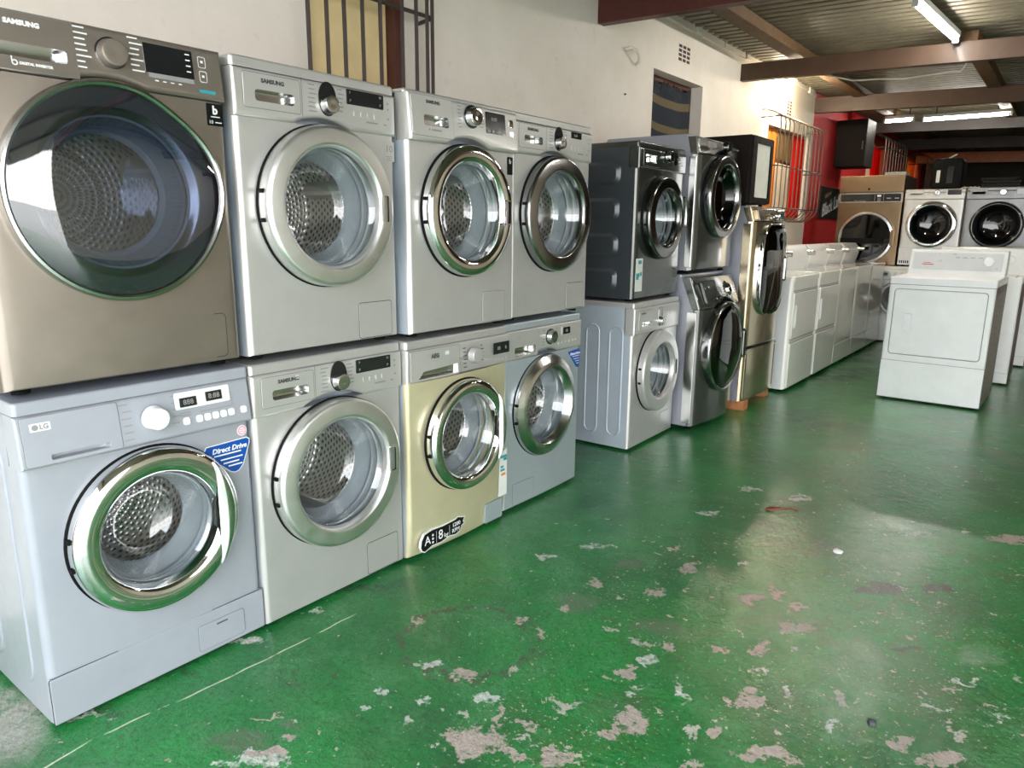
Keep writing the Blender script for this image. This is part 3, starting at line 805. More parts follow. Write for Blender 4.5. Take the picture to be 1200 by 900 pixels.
    prog_marks(t, .43-h, .76, f, 4, .012, .02, .03)
    flap(t, .41-h, .03, .55-h, .15, front(0), 'silver', 'seam_light')
    wash_guts(t, cz, .16, .172, rot=.3)
    ring_door(t, 0, cz, .24, .16, .05, 'silver', 'flat', handle='slot')

    w = .592
    t = place('dark inox front loader with horizontal pressed ribs on its side, upper tier', -.020, 2.978, w, UP-.004, .012)
    h = w/2; cz = .455
    f = base_loader(t, w, .60, .85, 'dark_inox', 'dark_side', 'dark_inox', .71, cz, .226, .165, arch=0, er=.022, holes=[rrect(.05-h, .737, .21-h, .793, .006)])
    b = bmesh.new(); fn = side_left(-h)
    for k in range(4):
        z0 = .055+.19*k; o_, i_ = rrect(.10, z0, .56, z0+.125, .045, 6), rrect(.125, z0+.025, .535, z0+.10, .025, 6)
        L = [[fn(u, v, .0004) for u, v in o_], [fn(u*.7+u2*.3, v*.7+v2*.3, .004) for (u, v), (u2, v2) in zip(o_, i_)], [fn(u*.35+u2*.65, v*.35+v2*.65, .014) for (u, v), (u2, v2) in zip(o_, i_)], [fn(u2, v2, .018) for u2, v2 in i_]]
        vs = loops(b, L); cap(b, vs[-1])
    obj('pressed_side_ribs', b, 'dark_side', t, 60)
    drawer(t, .04-h, .725, .23-h, .81, .06-h, .745, .20-h, .785, f, 'dark_inox', pmat='chrome')
    knob(t, .335-h, .79, .03, -.01, 'chrome', .03, 1.2)
    display(t, .41-h, .75, .46-h, .815, f); b = bmesh.new(); bars(b, [(.48-h, .8, .04), (.48-h, .775, .04), (.49-h, .755, .05)], f, h=.006); obj('panel_markings', b, 'print_white', t, 0)
    fe = front(-.001)
    b = bmesh.new(); prism(b, rrect(.025-h, .055, .105-h, .235, .003), -.02, .001, 0, 1, fe); es = obj('energy_label', b, 'paper', t); setp(es, 'white energy label with teal bands')
    b = bmesh.new(); bars(b, [(.05-h, .215, .04)], fe, w=.0016, h=.02); obj('label_print', b, 'teal', es, 0)
    b = bmesh.new(); bars(b, [(.03-h, .145, .04), (.03-h, .13, .03), (.075-h, .15, .02)], fe, w=.0016, h=.02); obj('label_print', b, 'teal', es, 0)
    wash_guts(t, cz, .152, .165, rot=.6)
    ring_door(t, 0, cz, .226, .152, .048, 'dark_chrome', 'flat', handle=None)
    dr = [c for c in t.children if c.name.startswith('door') and 'gasket' not in c.name][-1]
    b = bmesh.new(); tube(b, [(.226*math.cos(a)*.93, -.064, cz+.226*math.sin(a)*.93) for a in [-.2+.1*k for k in range(9)]], .009); obj('door_handle', b, 'chrome', dr, 60)
    lbl = None

def big_pair():
    GR = 'large graphite laundry machines'
    # lower: big washer with domed dark door
    def body(t, w, d, h, zc, cz, R, sidem, frontm, tilt, bulge, hole, low=.03, holes=()):
        hx = w/2
        b = bmesh.new()
        cabinet(b, w-.002, d, low, zc, zc, (0, cz, hole), .05, bulge, y0=-.0, front_mi=0, side_mi=1)
        # head of the machine: slanted towards the back
        dy = tilt*(h-zc)
        pl = [(.045, zc), (d, zc), (d, h), (.06+dy, h), (.05+dy, h-.012)]
        vs0 = []
        def fn(u, v, w_): return Vector((w_, u, v))
        prism(b, pl, -hx+.001, hx-.001, .006, 2, fn, mi=1)
        obj('cabinet', b, [frontm, sidem], t)
        # slanted fascia
        b = bmesh.new(); prism(b, arc_bottom(w-.006, zc+.002, h-.006, 0, cz, R+.022), -.06, .006, .012, 3, front(.0, tilt=tilt, zref=zc, bulge=bulge, hw=hx), holes=holes); obj('control_panel', b, frontm, t, 38)
        lid(t, w, d, h-.004, h+.012, sidem, y0=.05+dy)
        feet(t, w, d, 0, low-.004)
    w = .655; d = .70; h = .965
    t = thing('washing_machine', 'big graphite front loader with domed dark door, standing on the floor', 'washing machine', (.115, 3.585+w/2, 0), FR, GR)
    body(t, w, d, h, .765, .51, .29, 'graphite_side', 'graphite', .36, .045, .24, holes=[rrect(-.24, .803, -.08, .835, .005)])
    hx = w/2; f = front(-.006-.035, tilt=.36, zref=.765)
    f = front(-.047, tilt=.36, zref=.765)
    b = bmesh.new(); pocket_plate(b, rrect(-.26, .80, -.06, .935, .01), rrect(-.23, .808, -.09, .83, .006), (-.16, .819), -.012, .004, .012, front(-.036, tilt=.36, zref=.765), seam=.0015); obj('detergent_drawer', b, ['graphite', 'seam', 'black'], t)
    b = bmesh.new(); bars(b, [(-.03+.001, .9-.016*i, .05) for i in range(5)]+[(.14, .9-.016*i, .06) for i in range(5)], front(-.052, tilt=.36, zref=.765), h=.004); obj('panel_markings', b, 'print_white', t, 0)
    kn = bmesh.new(); lathe(kn, [(.05, 0), (.05, -.006), (.04, -.012), (.035, -.03), (.028, -.034), (0, -.034)], .07, .875, 36, uv=False); ko = obj('program_knob', kn, 'chrome', t, 40)
    for v in ko.data.vertices: v.co.y += -.047+.36*(v.co.z-.765)
    for x, z in ((.11, .82), (-.2, .9)):
        b = bmesh.new(); prism(b, circ(x, z, .011, 16), 0, .005, .002, 2, front(-.05, tilt=.36, zref=.765)); obj('button', b, 'chrome', t)
    rf = lambda a: 1+.06*math.exp(-(((a+PI) % (2*PI)-PI+.25)/.4)**2)
    b = bmesh.new(); lathe(b, [(.288, -.015), (.29, -.055), (.286, -.068), (.276, -.074), (.266, -.07), (.262, -.06)], 0, .51, 96, uv=False, rf=rf); dr = obj('door', b, 'grey_chrome', t, 40)
    b = bmesh.new(); lathe(b, [(.266, -.062), (.25, -.074), (.21, -.086), (.15, -.095), (.08, -.099), (0, -.1)], 0, .51, 96, uv=False, rf=rf); obj('door_glass', b, 'glass_dark', dr, 60)
    b = bmesh.new(); lathe(b, [(.262, -.03), (.23, .0), (.2, .05), (.15, .1), (0, .11)], 0, .51, 72, uv=False); obj('door_bowl', b, 'black_gloss', dr, 60)
    b = bmesh.new(); prism(b, rrect(.265, .40, .315, .60, .024), -.06, .012, .008, 3, front(-.07)); obj('door_handle', b, 'dark_chrome', dr)
    for sx in (-1, 1):
        b = bmesh.new(); prism(b, rrect(.012, .05, .075, .75, .005), 0, .006, .004, 2, side_left(-hx+.002) if sx < 0 else side_right(hx-.002)); o = obj('side_trim', b, 'satin', t); setp(o, 'bright metallic side trim')
    # upper: matching dryer
    w = .638; h = .82; d = .62
    t = thing('tumble_dryer', 'graphite dryer with dark round chrome-rimmed door, resting on the big washer', 'tumble dryer', (.042, 3.598+w/2, .98), FR, GR)
    body(t, w, d, h-.012, .70, .462, .255, 'graphite_side', 'graphite', .16, .03, .19, low=.02)
    f = front(-.037, tilt=.16, zref=.70)
    knob(t, .03, .765, .03, -.026, 'dark_chrome', .03, 1.25)
    b = bmesh.new(); bars(b, [(-.24, .765, .13)], f, h=.03); obj('panel_markings', b, 'print_grey', t, 0)
    buttons(t, [.12, .15, .18, .21, .24], .765, f, .018, .014, 'satin')
    ring_door(t, 0, .462, .252, .19, .05, 'grey_chrome', 'flat', glass='glass_dark', y0=-.02, hinge=False, bowl=.05)
    dr = [c for c in t.children if c.name.startswith('door')][-1]
    b = bmesh.new(); lathe(b, [(.205, -.05), (.19, -.02), (.15, .03), (.0, .04)], 0, .462, 72, uv=False); obj('door_bowl', b, 'black_gloss', dr, 60)
    b = bmesh.new(); lathe(b, [(.15, .0), (.15, .2), (.14, .3), (0, .3)], 0, .462, 64); obj('drum', b, 'drum_plain', t, 60)
    for sx in (-1, 1):
        b = bmesh.new(); prism(b, rrect(.004, .04, .05, .69, .005), 0, .006, .004, 2, side_left(-w/2+.002) if sx < 0 else side_right(w/2-.002)); o = obj('side_trim', b, 'satin', t); setp(o, 'bright metallic side trim')
    # tall champagne washer on its pedestal
    w = .665; d = .72; zp = .072; ph = .365
    wy = 4.275+w/2
    t = thing('pedestal', 'champagne drawer pedestal on brown wooden blocks', 'pedestal', (.165, wy, zp), FR)
    b = bmesh.new(); cabinet(b, w, d, .0, ph, ph, None, .03, .03); obj('cabinet', b, ['gold_steel', 'graphite_side'], t)
    b = bmesh.new(); prism(b, rrect(-w/2+.02, .02, w/2-.02, ph-.03, .006), -.02, .004, .003, 2, front(0, bulge=.03, hw=w/2), seam=.002); obj('drawer', b, ['gold_steel', 'seam'], t)
    b = bmesh.new(); prism(b, rrect(-w/2+.005, ph-.022, w/2-.005, ph-.004, .004), -.03, .007, .003, 2, front(0, bulge=.03, hw=w/2)); o = obj('top_rail', b, 'chrome', t); setp(o, 'chrome rail along the top edge')
    z0 = zp+ph+.001
    t = thing('washing_machine', 'tall champagne-steel front loader with dark squarish glass door, on the drawer pedestal', 'washing machine', (.165, wy, z0), FR, 'large front loader on a pedestal')
    del t['group']
    rfs = lambda a: 1/((abs(math.cos(a))/.78)**3.4+(abs(math.sin(a)))**3.4)**(1/3.4)
    hx = w/2; cz = .535; h = .965; zc = .86
    b = bmesh.new(); cabinet(b, w-.002, d, .012, zc, zc, (0, cz, .20), .05, .035)
    def fn(u, v, w_): return Vector((w_, u, v))
    prism(b, [(.045, zc), (d, zc), (d, h-.01), (.08, h-.01)], -hx+.001, hx-.001, .006, 2, fn, mi=1); obj('cabinet', b, ['gold_steel', 'graphite_side'], t)
    b = bmesh.new(); prism(b, arc_bottom(w-.006, zc+.002, h-.008, 0, cz, 0), -.05, .006, .012, 3, front(0, tilt=.3, zref=zc, bulge=.035, hw=hx), holes=[rrect(-.255, .876, -.095, .904, .004)]); obj('control_panel', b, 'gold_steel', t, 38)
    lid(t, w, d, h-.012, h, 'graphite_side', y0=.05); feet(t, w, d, 0, .012)
    f = front(-.036, tilt=.3, zref=zc)
    b = bmesh.new(); pocket_plate(b, rrect(-.29, .87, -.07, .945, .008), rrect(-.25, .88, -.1, .9, .005), (-.175, .89), -.03, .005, .01, front(-.028, tilt=.3, zref=zc), seam=.0015); obj('detergent_drawer', b, ['gold_steel', 'seam', 'black'], t)
    knob(t, .03, .905, .034, -.03, 'chrome', .035, 1.2)
    b = bmesh.new(); bars(b, [(.1, .925-.013*i, .1) for i in range(4)]+[(-.035, .925-.013*i, .02) for i in range(4)], f, w=.008, h=.004); obj('panel_markings', b, 'print_dark', t, 0)
    b = bmesh.new(); lathe(b, [(.318, -.005), (.319, -.040), (.317, -.049), (.312, -.052), (.307, -.048)], 0, cz, 96, uv=False, rf=rfs); dr = obj('door', b, 'chrome', t, 40)
    b = bmesh.new(); lathe(b, [(.309, -.047), (.28, -.056), (.22, -.064), (.12, -.069), (0, -.070)], 0, cz, 96, uv=False, rf=rfs); obj('door_glass', b, 'glass_dark', dr, 60)
    b = bmesh.new(); lathe(b, [(.29, -.03), (.22, .0), (.15, .08), (0, .09)], 0, cz, 72, uv=False, rf=rfs); obj('door_bowl', b, 'dark_chrome', dr, 60)
    b = bmesh.new(); prism(b, rrect(.2, cz-.09, .245, cz+.09, .02), -.02, .012, .006, 3, front(-.056)); obj('door_handle', b, 'chrome', dr)
    for sx in (-1, 1):
        b = bmesh.new(); prism(b, rrect(.012, .03, .07, .85, .005), 0, .005, .003, 2, side_left(-hx+.002) if sx < 0 else side_right(hx-.002)); o = obj('side_trim', b, 'gold_steel', t)
    # wooden blocks
    for i, (x, y, lb) in enumerate(((.13, 4.36, 'brown wooden block under the near end of the champagne pedestal'), (.10, 4.88, 'brown wooden block under the far end of the champagne pedestal'))):
        b = bmesh.new(); box(b, -.09, -.045, 0, .05, .045, .071, bev=.004); o = obj('wooden_block', b, 'wood_block', None); o.location = (x, y, 0)
        setp(o, lb, 'wooden block', 'blocks under the pedestal')
    # dark box on top of the champagne machine
    t = thing('countertop_oven', 'dark brown box-like oven with pale glass front, on top of the tall champagne washer', 'oven', (.118, 4.262+.2, z0+.966), FR)
    b = bmesh.new(); cw, ch = .40, .45
    prism(b, rrect(-cw/2, .012, cw/2, ch, .012), -.36, .0, .012, 3, front(0)); obj('case', b, 'dark_brown', t)
    b = bmesh.new(); o_, h_ = holed((0, .235), rrect(-cw/2+.004, .018, cw/2-.004, ch-.006, .012), rrect(-.125, .055, .150, .40, .006))
    L = [[front(0)(u, v, .001) for u, v in o_], [front(0)(u, v, .012) for u, v in o_], [front(0)(u, v, .014) for u, v in h_], [front(0)(u, v, .003) for u, v in h_]]
    loops(b, L); dr = obj('door', b, 'dark_brown', t)
    b = bmesh.new(); prism(b, rrect(-.126, .054, .151, .401, .006), .0005, .004, 0, 1, front(0)); o = obj('door_glass', b, 'pale_pane', dr); setp(o, 'pale greyish door pane')
    for x in (-.16, .16):
        for y in (.04, .32):
            b = bmesh.new(); lathe_z(b, [(.014, 0), (.014, .013)], x, y, 12); obj('foot', b, 'black', t)

def white_row():
    GD = 'white coin-laundry style machines with consoles in a row'
    spec = [(5.085, .700, .905, True, 'white dryer with console, nearest in the row of white machines'),
            (5.800, .662, .905, True, 'white dryer with console, second in the row of white machines'),
            (6.470, .655, .903, False, 'glossy white machine with console, third in the white row'),
            (7.132, .615, .903, False, 'glossy white machine with console, fourth in the white row'),
            (7.755, .665, .903, False, 'glossy white machine with console, farthest in the white row')]
    for y0, w, h, dry, lb in spec:
        fx = .218
        t = thing('tumble_dryer' if dry else 'washing_machine', lb, 'tumble dryer' if dry else 'washing machine', (fx, y0+w/2, 0), FR, GD)
        hx = w/2; d = .64
        b = bmesh.new(); cabinet(b, w-.004, d, .022, h-.045, h-.045, None, .03, .0); obj('cabinet', b, ['white_gloss', 'white_enamel'], t)
        b = bmesh.new(); prism(b, rrect(-hx+.001, -.006, hx-.001, d, .03), 0, .044, .014, 4, upz(h-.045)); obj('top_cover', b, 'white_gloss', t)
        feet(t, w, d, 0, .02)
        f = front(-.004)
        if dry:
            b = bmesh.new(); prism(b, rrect(-hx+.035, .415, hx-.03, .775, .012), -.012, .006, .006, 3, f, seam=.003, holes=[rrect(-hx+.066, .506, -hx+.109, .674, .010)]); dr = obj('door', b, ['white_gloss', 'seam'], t)
            b = bmesh.new(); pocket_plate(b, rrect(-hx+.06, .50, -hx+.115, .68, .012), rrect(-hx+.07, .51, -hx+.105, .67, .01), (-hx+.0875, .59), .003, .0085, .006, f); obj('door_handle', b, 'white_enamel', dr)
            b = bmesh.new(); prism(b, rrect(-hx+.028, .03, hx-.02, .385, .008), -.012, .006, .006, 3, f, seam=.003); obj('lower_panel', b, ['white_gloss', 'seam'], t)
            b = bmesh.new(); prism(b, rrect(-hx+.02, .79, hx-.02, .793, .001), -.004, .003, 0, 1, f); obj('panel_groove', b, 'seam_light', t)
        else:
            b = bmesh.new(); prism(b, rrect(-hx+.004, .03, hx-.004, .20, .008), -.012, .004, .003, 3, f, seam=.0015); obj('lower_panel', b, ['white_gloss', 'seam_light'], t)
        # console: seen from the side it leans back
        cy = .275
        b = bmesh.new(); pl = [(cy+.035, h-.002), (cy+.20, h-.002), (cy+.20, h+.205), (cy+.045, h+.205), (cy+.012, h+.165), (cy, h+.12), (cy+.018, h+.04)]
        prism(b, pl, -hx+.03, hx-.03, .012, 3, lambda u, v, w_: Vector((w_, u, v))); obj('console', b, 'white_enamel', t, 40)
        b = bmesh.new(); tube(b, [(hx-.075, cy+.035, h+.14), (hx-.075, cy-.06, h+.14)], .022, 20); k = obj('timer_knob', b, 'satin', t, 40)
        b = bmesh.new(); tube(b, [(-hx+.12, cy+.04, h+.14), (-hx+.12, cy+.005, h+.14)], .02, 20); obj('selector_knob', b, 'satin', t, 40)

    # the dryer standing free on the floor
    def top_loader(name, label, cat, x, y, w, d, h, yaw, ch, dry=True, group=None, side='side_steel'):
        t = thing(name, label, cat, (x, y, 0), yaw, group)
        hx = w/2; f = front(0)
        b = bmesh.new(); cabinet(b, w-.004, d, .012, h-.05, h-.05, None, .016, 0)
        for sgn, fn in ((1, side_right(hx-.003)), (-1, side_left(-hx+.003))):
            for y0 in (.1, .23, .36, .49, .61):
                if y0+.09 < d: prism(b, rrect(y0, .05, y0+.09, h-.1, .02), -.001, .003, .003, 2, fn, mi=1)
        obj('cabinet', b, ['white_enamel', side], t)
        b = bmesh.new(); prism(b, rrect(-hx, -.004, hx, d, .014), 0, .049, .012, 4, upz(h-.05)); obj('top_cover', b, 'white_enamel', t)
        feet(t, w, d, 0, .012)
        if dry:
            b = bmesh.new(); prism(b, rrect(-hx+.045, .35, hx-.045, .83, .022), -.01, .006, .006, 3, f, seam=.004, holes=[rrect(-hx+.108, .526, -hx+.178, .659, .012)]); dr = obj('door', b, ['white_enamel', 'seam_light'], t)
            b = bmesh.new(); pocket_plate(b, rrect(-hx+.10, .52, -hx+.185, .665, .012), rrect(-hx+.125, .53, -hx+.175, .655, .012), (-hx+.15, .5925), .003, .009, .014, f); obj('door_handle', b, 'white_enamel', dr)
            b = bmesh.new(); prism(b, rrect(-hx+.004, .016, hx-.004, .298, .004), -.01, .003, .002, 2, f, seam=.003); obj('lower_panel', b, ['white_enamel', 'seam_light'], t)
            b = bmesh.new(); bars(b, [(-hx, h-.055, w)], front(-.003), h=.004); obj('panel_groove', b, 'seam_light', t, 0)
        else:
            b = bmesh.new(); prism(b, rrect(-hx+.004, .016, hx-.004, .10, .004), -.01, .003, .002, 2, f, seam=.0015); obj('lower_panel', b, ['white_enamel', 'seam_light'], t)
            b = bmesh.new(); prism(b, rrect(-hx+.05, .04, hx-.05, d-.2, .02), 0, .008, .004, 2, upz(h-.001), seam=.002); obj('loading_lid', b, ['white_enamel', 'seam_light'], t)
        cy = d-.17
        b = bmesh.new(); pl = [(cy, h-.002), (d-.002, h-.002), (d-.002, h+ch), (cy+.075, h+ch), (cy+.055, h+ch-.008), (cy+.012, h+.03)]
        prism(b, pl, -hx+.012, hx-.012, .01, 3, lambda u, v, w_: Vector((w_, u, v))); obj('console', b, 'white_enamel', t, 40)
        tl = .045/(ch-.03)
        fc = front(cy+.012-.001, tilt=tl, zref=h+.03)
        b = bmesh.new(); prism(b, rrect(-hx+.035, h+.035, hx-.04, h+ch-.02, .006), -.004, .0025, .001, 1, fc); obj('console_fascia', b, 'white_panel' if dry else 'white_enamel', t)
        b = bmesh.new(); lathe(b, [(.037, 0), (.037, -.006), (.034, -.02), (.03, -.024), (.012, -.026), (0, -.026)], hx-.13, h+ch*.56, 32, uv=False); bars(b, [(hx-.135, h+ch*.56, .01)], front(-.027), h=.055)
        k = obj('timer_knob', b, 'white_enamel', t, 40)
        for v in k.data.vertices: v.co.y += cy+.01+tl*(v.co.z-h-.03)
        if dry:
            b = bmesh.new(); bars(b, [(-hx+.10, h+ch*.40, .08)], fc, w=.004, h=.006); bars(b, [(-hx+.11, h+ch*.47, .05)], fc, w=.004, h=.004); obj('console_emblem', b, 'red_print', t, 0)
            b = bmesh.new(); bars(b, [(hx-.2-.05*i, h+ch*.7, .03) for i in range(4)], fc, w=.004, h=.004); obj('console_markings', b, 'print_grey', t, 0)
        return t
    top_loader('tumble_dryer', 'white dryer with silver console standing free in the aisle', 'tumble dryer', .817+.336, 5.40, .672, .73, .92, math.radians(-1.2), .185)
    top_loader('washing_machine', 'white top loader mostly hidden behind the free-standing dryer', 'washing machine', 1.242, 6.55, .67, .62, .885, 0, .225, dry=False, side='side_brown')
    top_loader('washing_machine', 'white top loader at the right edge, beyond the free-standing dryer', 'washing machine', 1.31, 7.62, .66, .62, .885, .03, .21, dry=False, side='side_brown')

def back_row():
    GB = 'machines facing the camera along the back'
    y = 8.5
    # commercial stainless dryer
    w = .662; h = 1.845; d = .75
    t = thing('commercial_dryer', 'stainless commercial machine with a large dark round door and black control strip', 'commercial dryer', (-.362+w/2, y, .862), 0, None)
    C0 = .862
    b = bmesh.new(); cabinet(b, w, d, .868, 1.55, 1.55, (0, 1.165, .25), .008, 0); obj('cabinet', b, ['steel', 'steel'], t)
    b = bmesh.new(); box(b, -w/2, .012, 1.551, w/2, d, 1.66, bev=.004); box(b, -w/2, 0, 1.663, w/2, d, h, bev=.004); obj('head', b, 'steel', t)
    f = front(0.012)
    b = bmesh.new(); o_, h_ = holed((0, 1.605), rrect(-w/2+.004, 1.553, w/2-.004, 1.657, .004), rrect(-w/2+.018, 1.564, w/2-.018, 1.645, .003)); loops(b, [[f(u, v, 0) for u, v in o_], [f(u, v, .012) for u, v in o_], [f(u, v, .012) for u, v in h_], [f(u, v, .002) for u, v in h_]]); st = obj('control_frame', b, 'satin', t)
    b = bmesh.new(); prism(b, rrect(-w/2+.017, 1.563, w/2-.017, 1.646, .003), 0, .004, 0, 1, f); cs = obj('control_strip', b, 'black_gloss', t)
    fc = front(.008)
    text('brand_lettering', 'Speed Queen', -.105, 1.575, .022, fc, 'print_grey', cs, w=.002)
    b = bmesh.new(); bars(b, [(.045, 1.605, .004), (.135, 1.605, .004)], fc, w=.002, h=.075); bars(b, [(.075, 1.60-.01*i, .035) for i in range(4)], fc, w=.002, h=.004); obj('strip_markings', b, 'print_grey', cs, 0)
    for x in (.19, .27):
        b = bmesh.new(); prism(b, rrect(x-.022, 1.59, x+.022, 1.604, .004), 0, .006, .002, 1, fc); obj('selector', b, 'satin', cs)
    b = bmesh.new(); prism(b, rrect(.07, 1.615, .11, 1.635, .006), 0, .004, .001, 1, fc); obj('indicator', b, 'print_white', cs)
    b = bmesh.new(); prism(b, circ(-.02, 1.70, .012, 16), 0, .004, .001, 1, front(0)); obj('keyhole', b, 'black', t)
    b = bmesh.new(); lathe(b, [(.292, 0), (.292, -.035), (.284, -.045), (.262, -.047), (.255, -.04), (.254, -.02)], 0, 1.165, 96, uv=False); dr = obj('door', b, 'satin', t, 40)
    b = bmesh.new(); lathe(b, [(.256, -.034), (.2, -.037), (0, -.039)], 0, 1.165, 72, uv=False); obj('door_glass', b, 'glass_dark', dr, 60)
    b = bmesh.new(); box(b, -.25, -.056, 1.10, .20, -.04, 1.16, bev=.005); o = obj('door_bar', b, 'black', dr)
    b = bmesh.new(); box(b, .255, -.05, 1.08, .30, -.01, 1.25, bev=.006); obj('door_handle', b, 'steel', dr)
    b = bmesh.new(); lathe(b, [(.25, .0), (.25, .5), (.2, .55), (0, .55)], 0, 1.165, 72); obj('drum', b, 'drum', t, 40)

    for ch in [c for c in t.children_recursive if c.type == 'MESH']:
        for v in ch.data.vertices: v.co.z -= C0
    feet(t, w, d, 0, .006)

    def loader(lb, x, z, w, h, zc, cz, R, ri, fm, ring, glass, disp=True, face='flat', kick=0, dark=True, dr_mat=None, name='washing_machine', cat='washing machine', yy=y, grp=GB):
        t = thing(name, lb, cat, (x+w/2, yy, z), 0, grp)
        hx = w/2
        f = base_loader(t, w, .56, h, fm, fm, fm, zc, cz, R, ri+.01, arch=0, holes=[rrect(-hx+.045, zc+.049, -hx+.175, zc+.088, .004)])
        drawer(t, -hx+.035, zc+.045, -hx+.185, zc+.095, -hx+.05, zc+.052, -hx+.17, zc+.083, f, fm, 'print_grey', depth=.02)
        knob(t, .02, zc+.072, .03, -.01, 'satin' if fm != 'white_enamel' else 'white_enamel', .026)
        display(t, hx-.165, zc+.048, hx-.04, zc+.10, f)
        for xx in (-.07, .07):
            b = bmesh.new(); bars(b, [(xx, zc+.09-.013*i, .03) for i in range(4)], f); obj('program_markings', b, 'print_grey', t, 0)
        if kick:
            b = bmesh.new(); prism(b, rrect(-hx+.004, .018, hx-.004, kick, .004), -.01, .003, .002, 2, front(0), seam=.002); kp = obj('kick_panel', b, [fm, 'seam_light'], t)
            b = bmesh.new(); bars(b, [(-hx+.02+.02*i, .05, .012) for i in range(5)], front(-.004), h=.03); obj('vent_slots', b, 'black', kp, 0)
        wash_guts(t, cz, ri, ri+.01, paddles=False)
        ring_door(t, 0, cz, R, ri, .045, ring, face, glass, handle=None, hinge=False)
        return t
    loader('silver front loader with chrome door ring and dark glass, on the back row', .318, .86, .570, .825, .715, .455, .24, .195, 'silver', 'chrome', 'glass_dark', kick=.205)
    loader('grey front loader with black-rimmed door, at the right end of the back row', .895, .86, .60, .832, .71, .45, .235, .20, 'grey_front', 'black_gloss', 'glass_dark')
    loader('white front loader on the floor behind the row of consoles, under the stainless machine', -.545, 0, .60, .858, .70, .46, .22, .17, 'white_enamel', 'silver', 'glass')
    loader('white front loader with silver door ring, glimpsed between white row and free-standing dryer', .072, 0, .60, .858, .70, .50, .20, .16, 'white_enamel', 'silver', 'glass')
    loader('white front loader on the floor hidden behind the free-standing dryer', .69, 0, .60, .858, .70, .46, .22, .17, 'white_enamel', 'silver', 'glass')
    loader('white front loader on the floor under the grey back-row machine, right end', 1.30, 0, .60, .858, .70, .46, .22, .17, 'white_enamel', 'silver', 'glass')
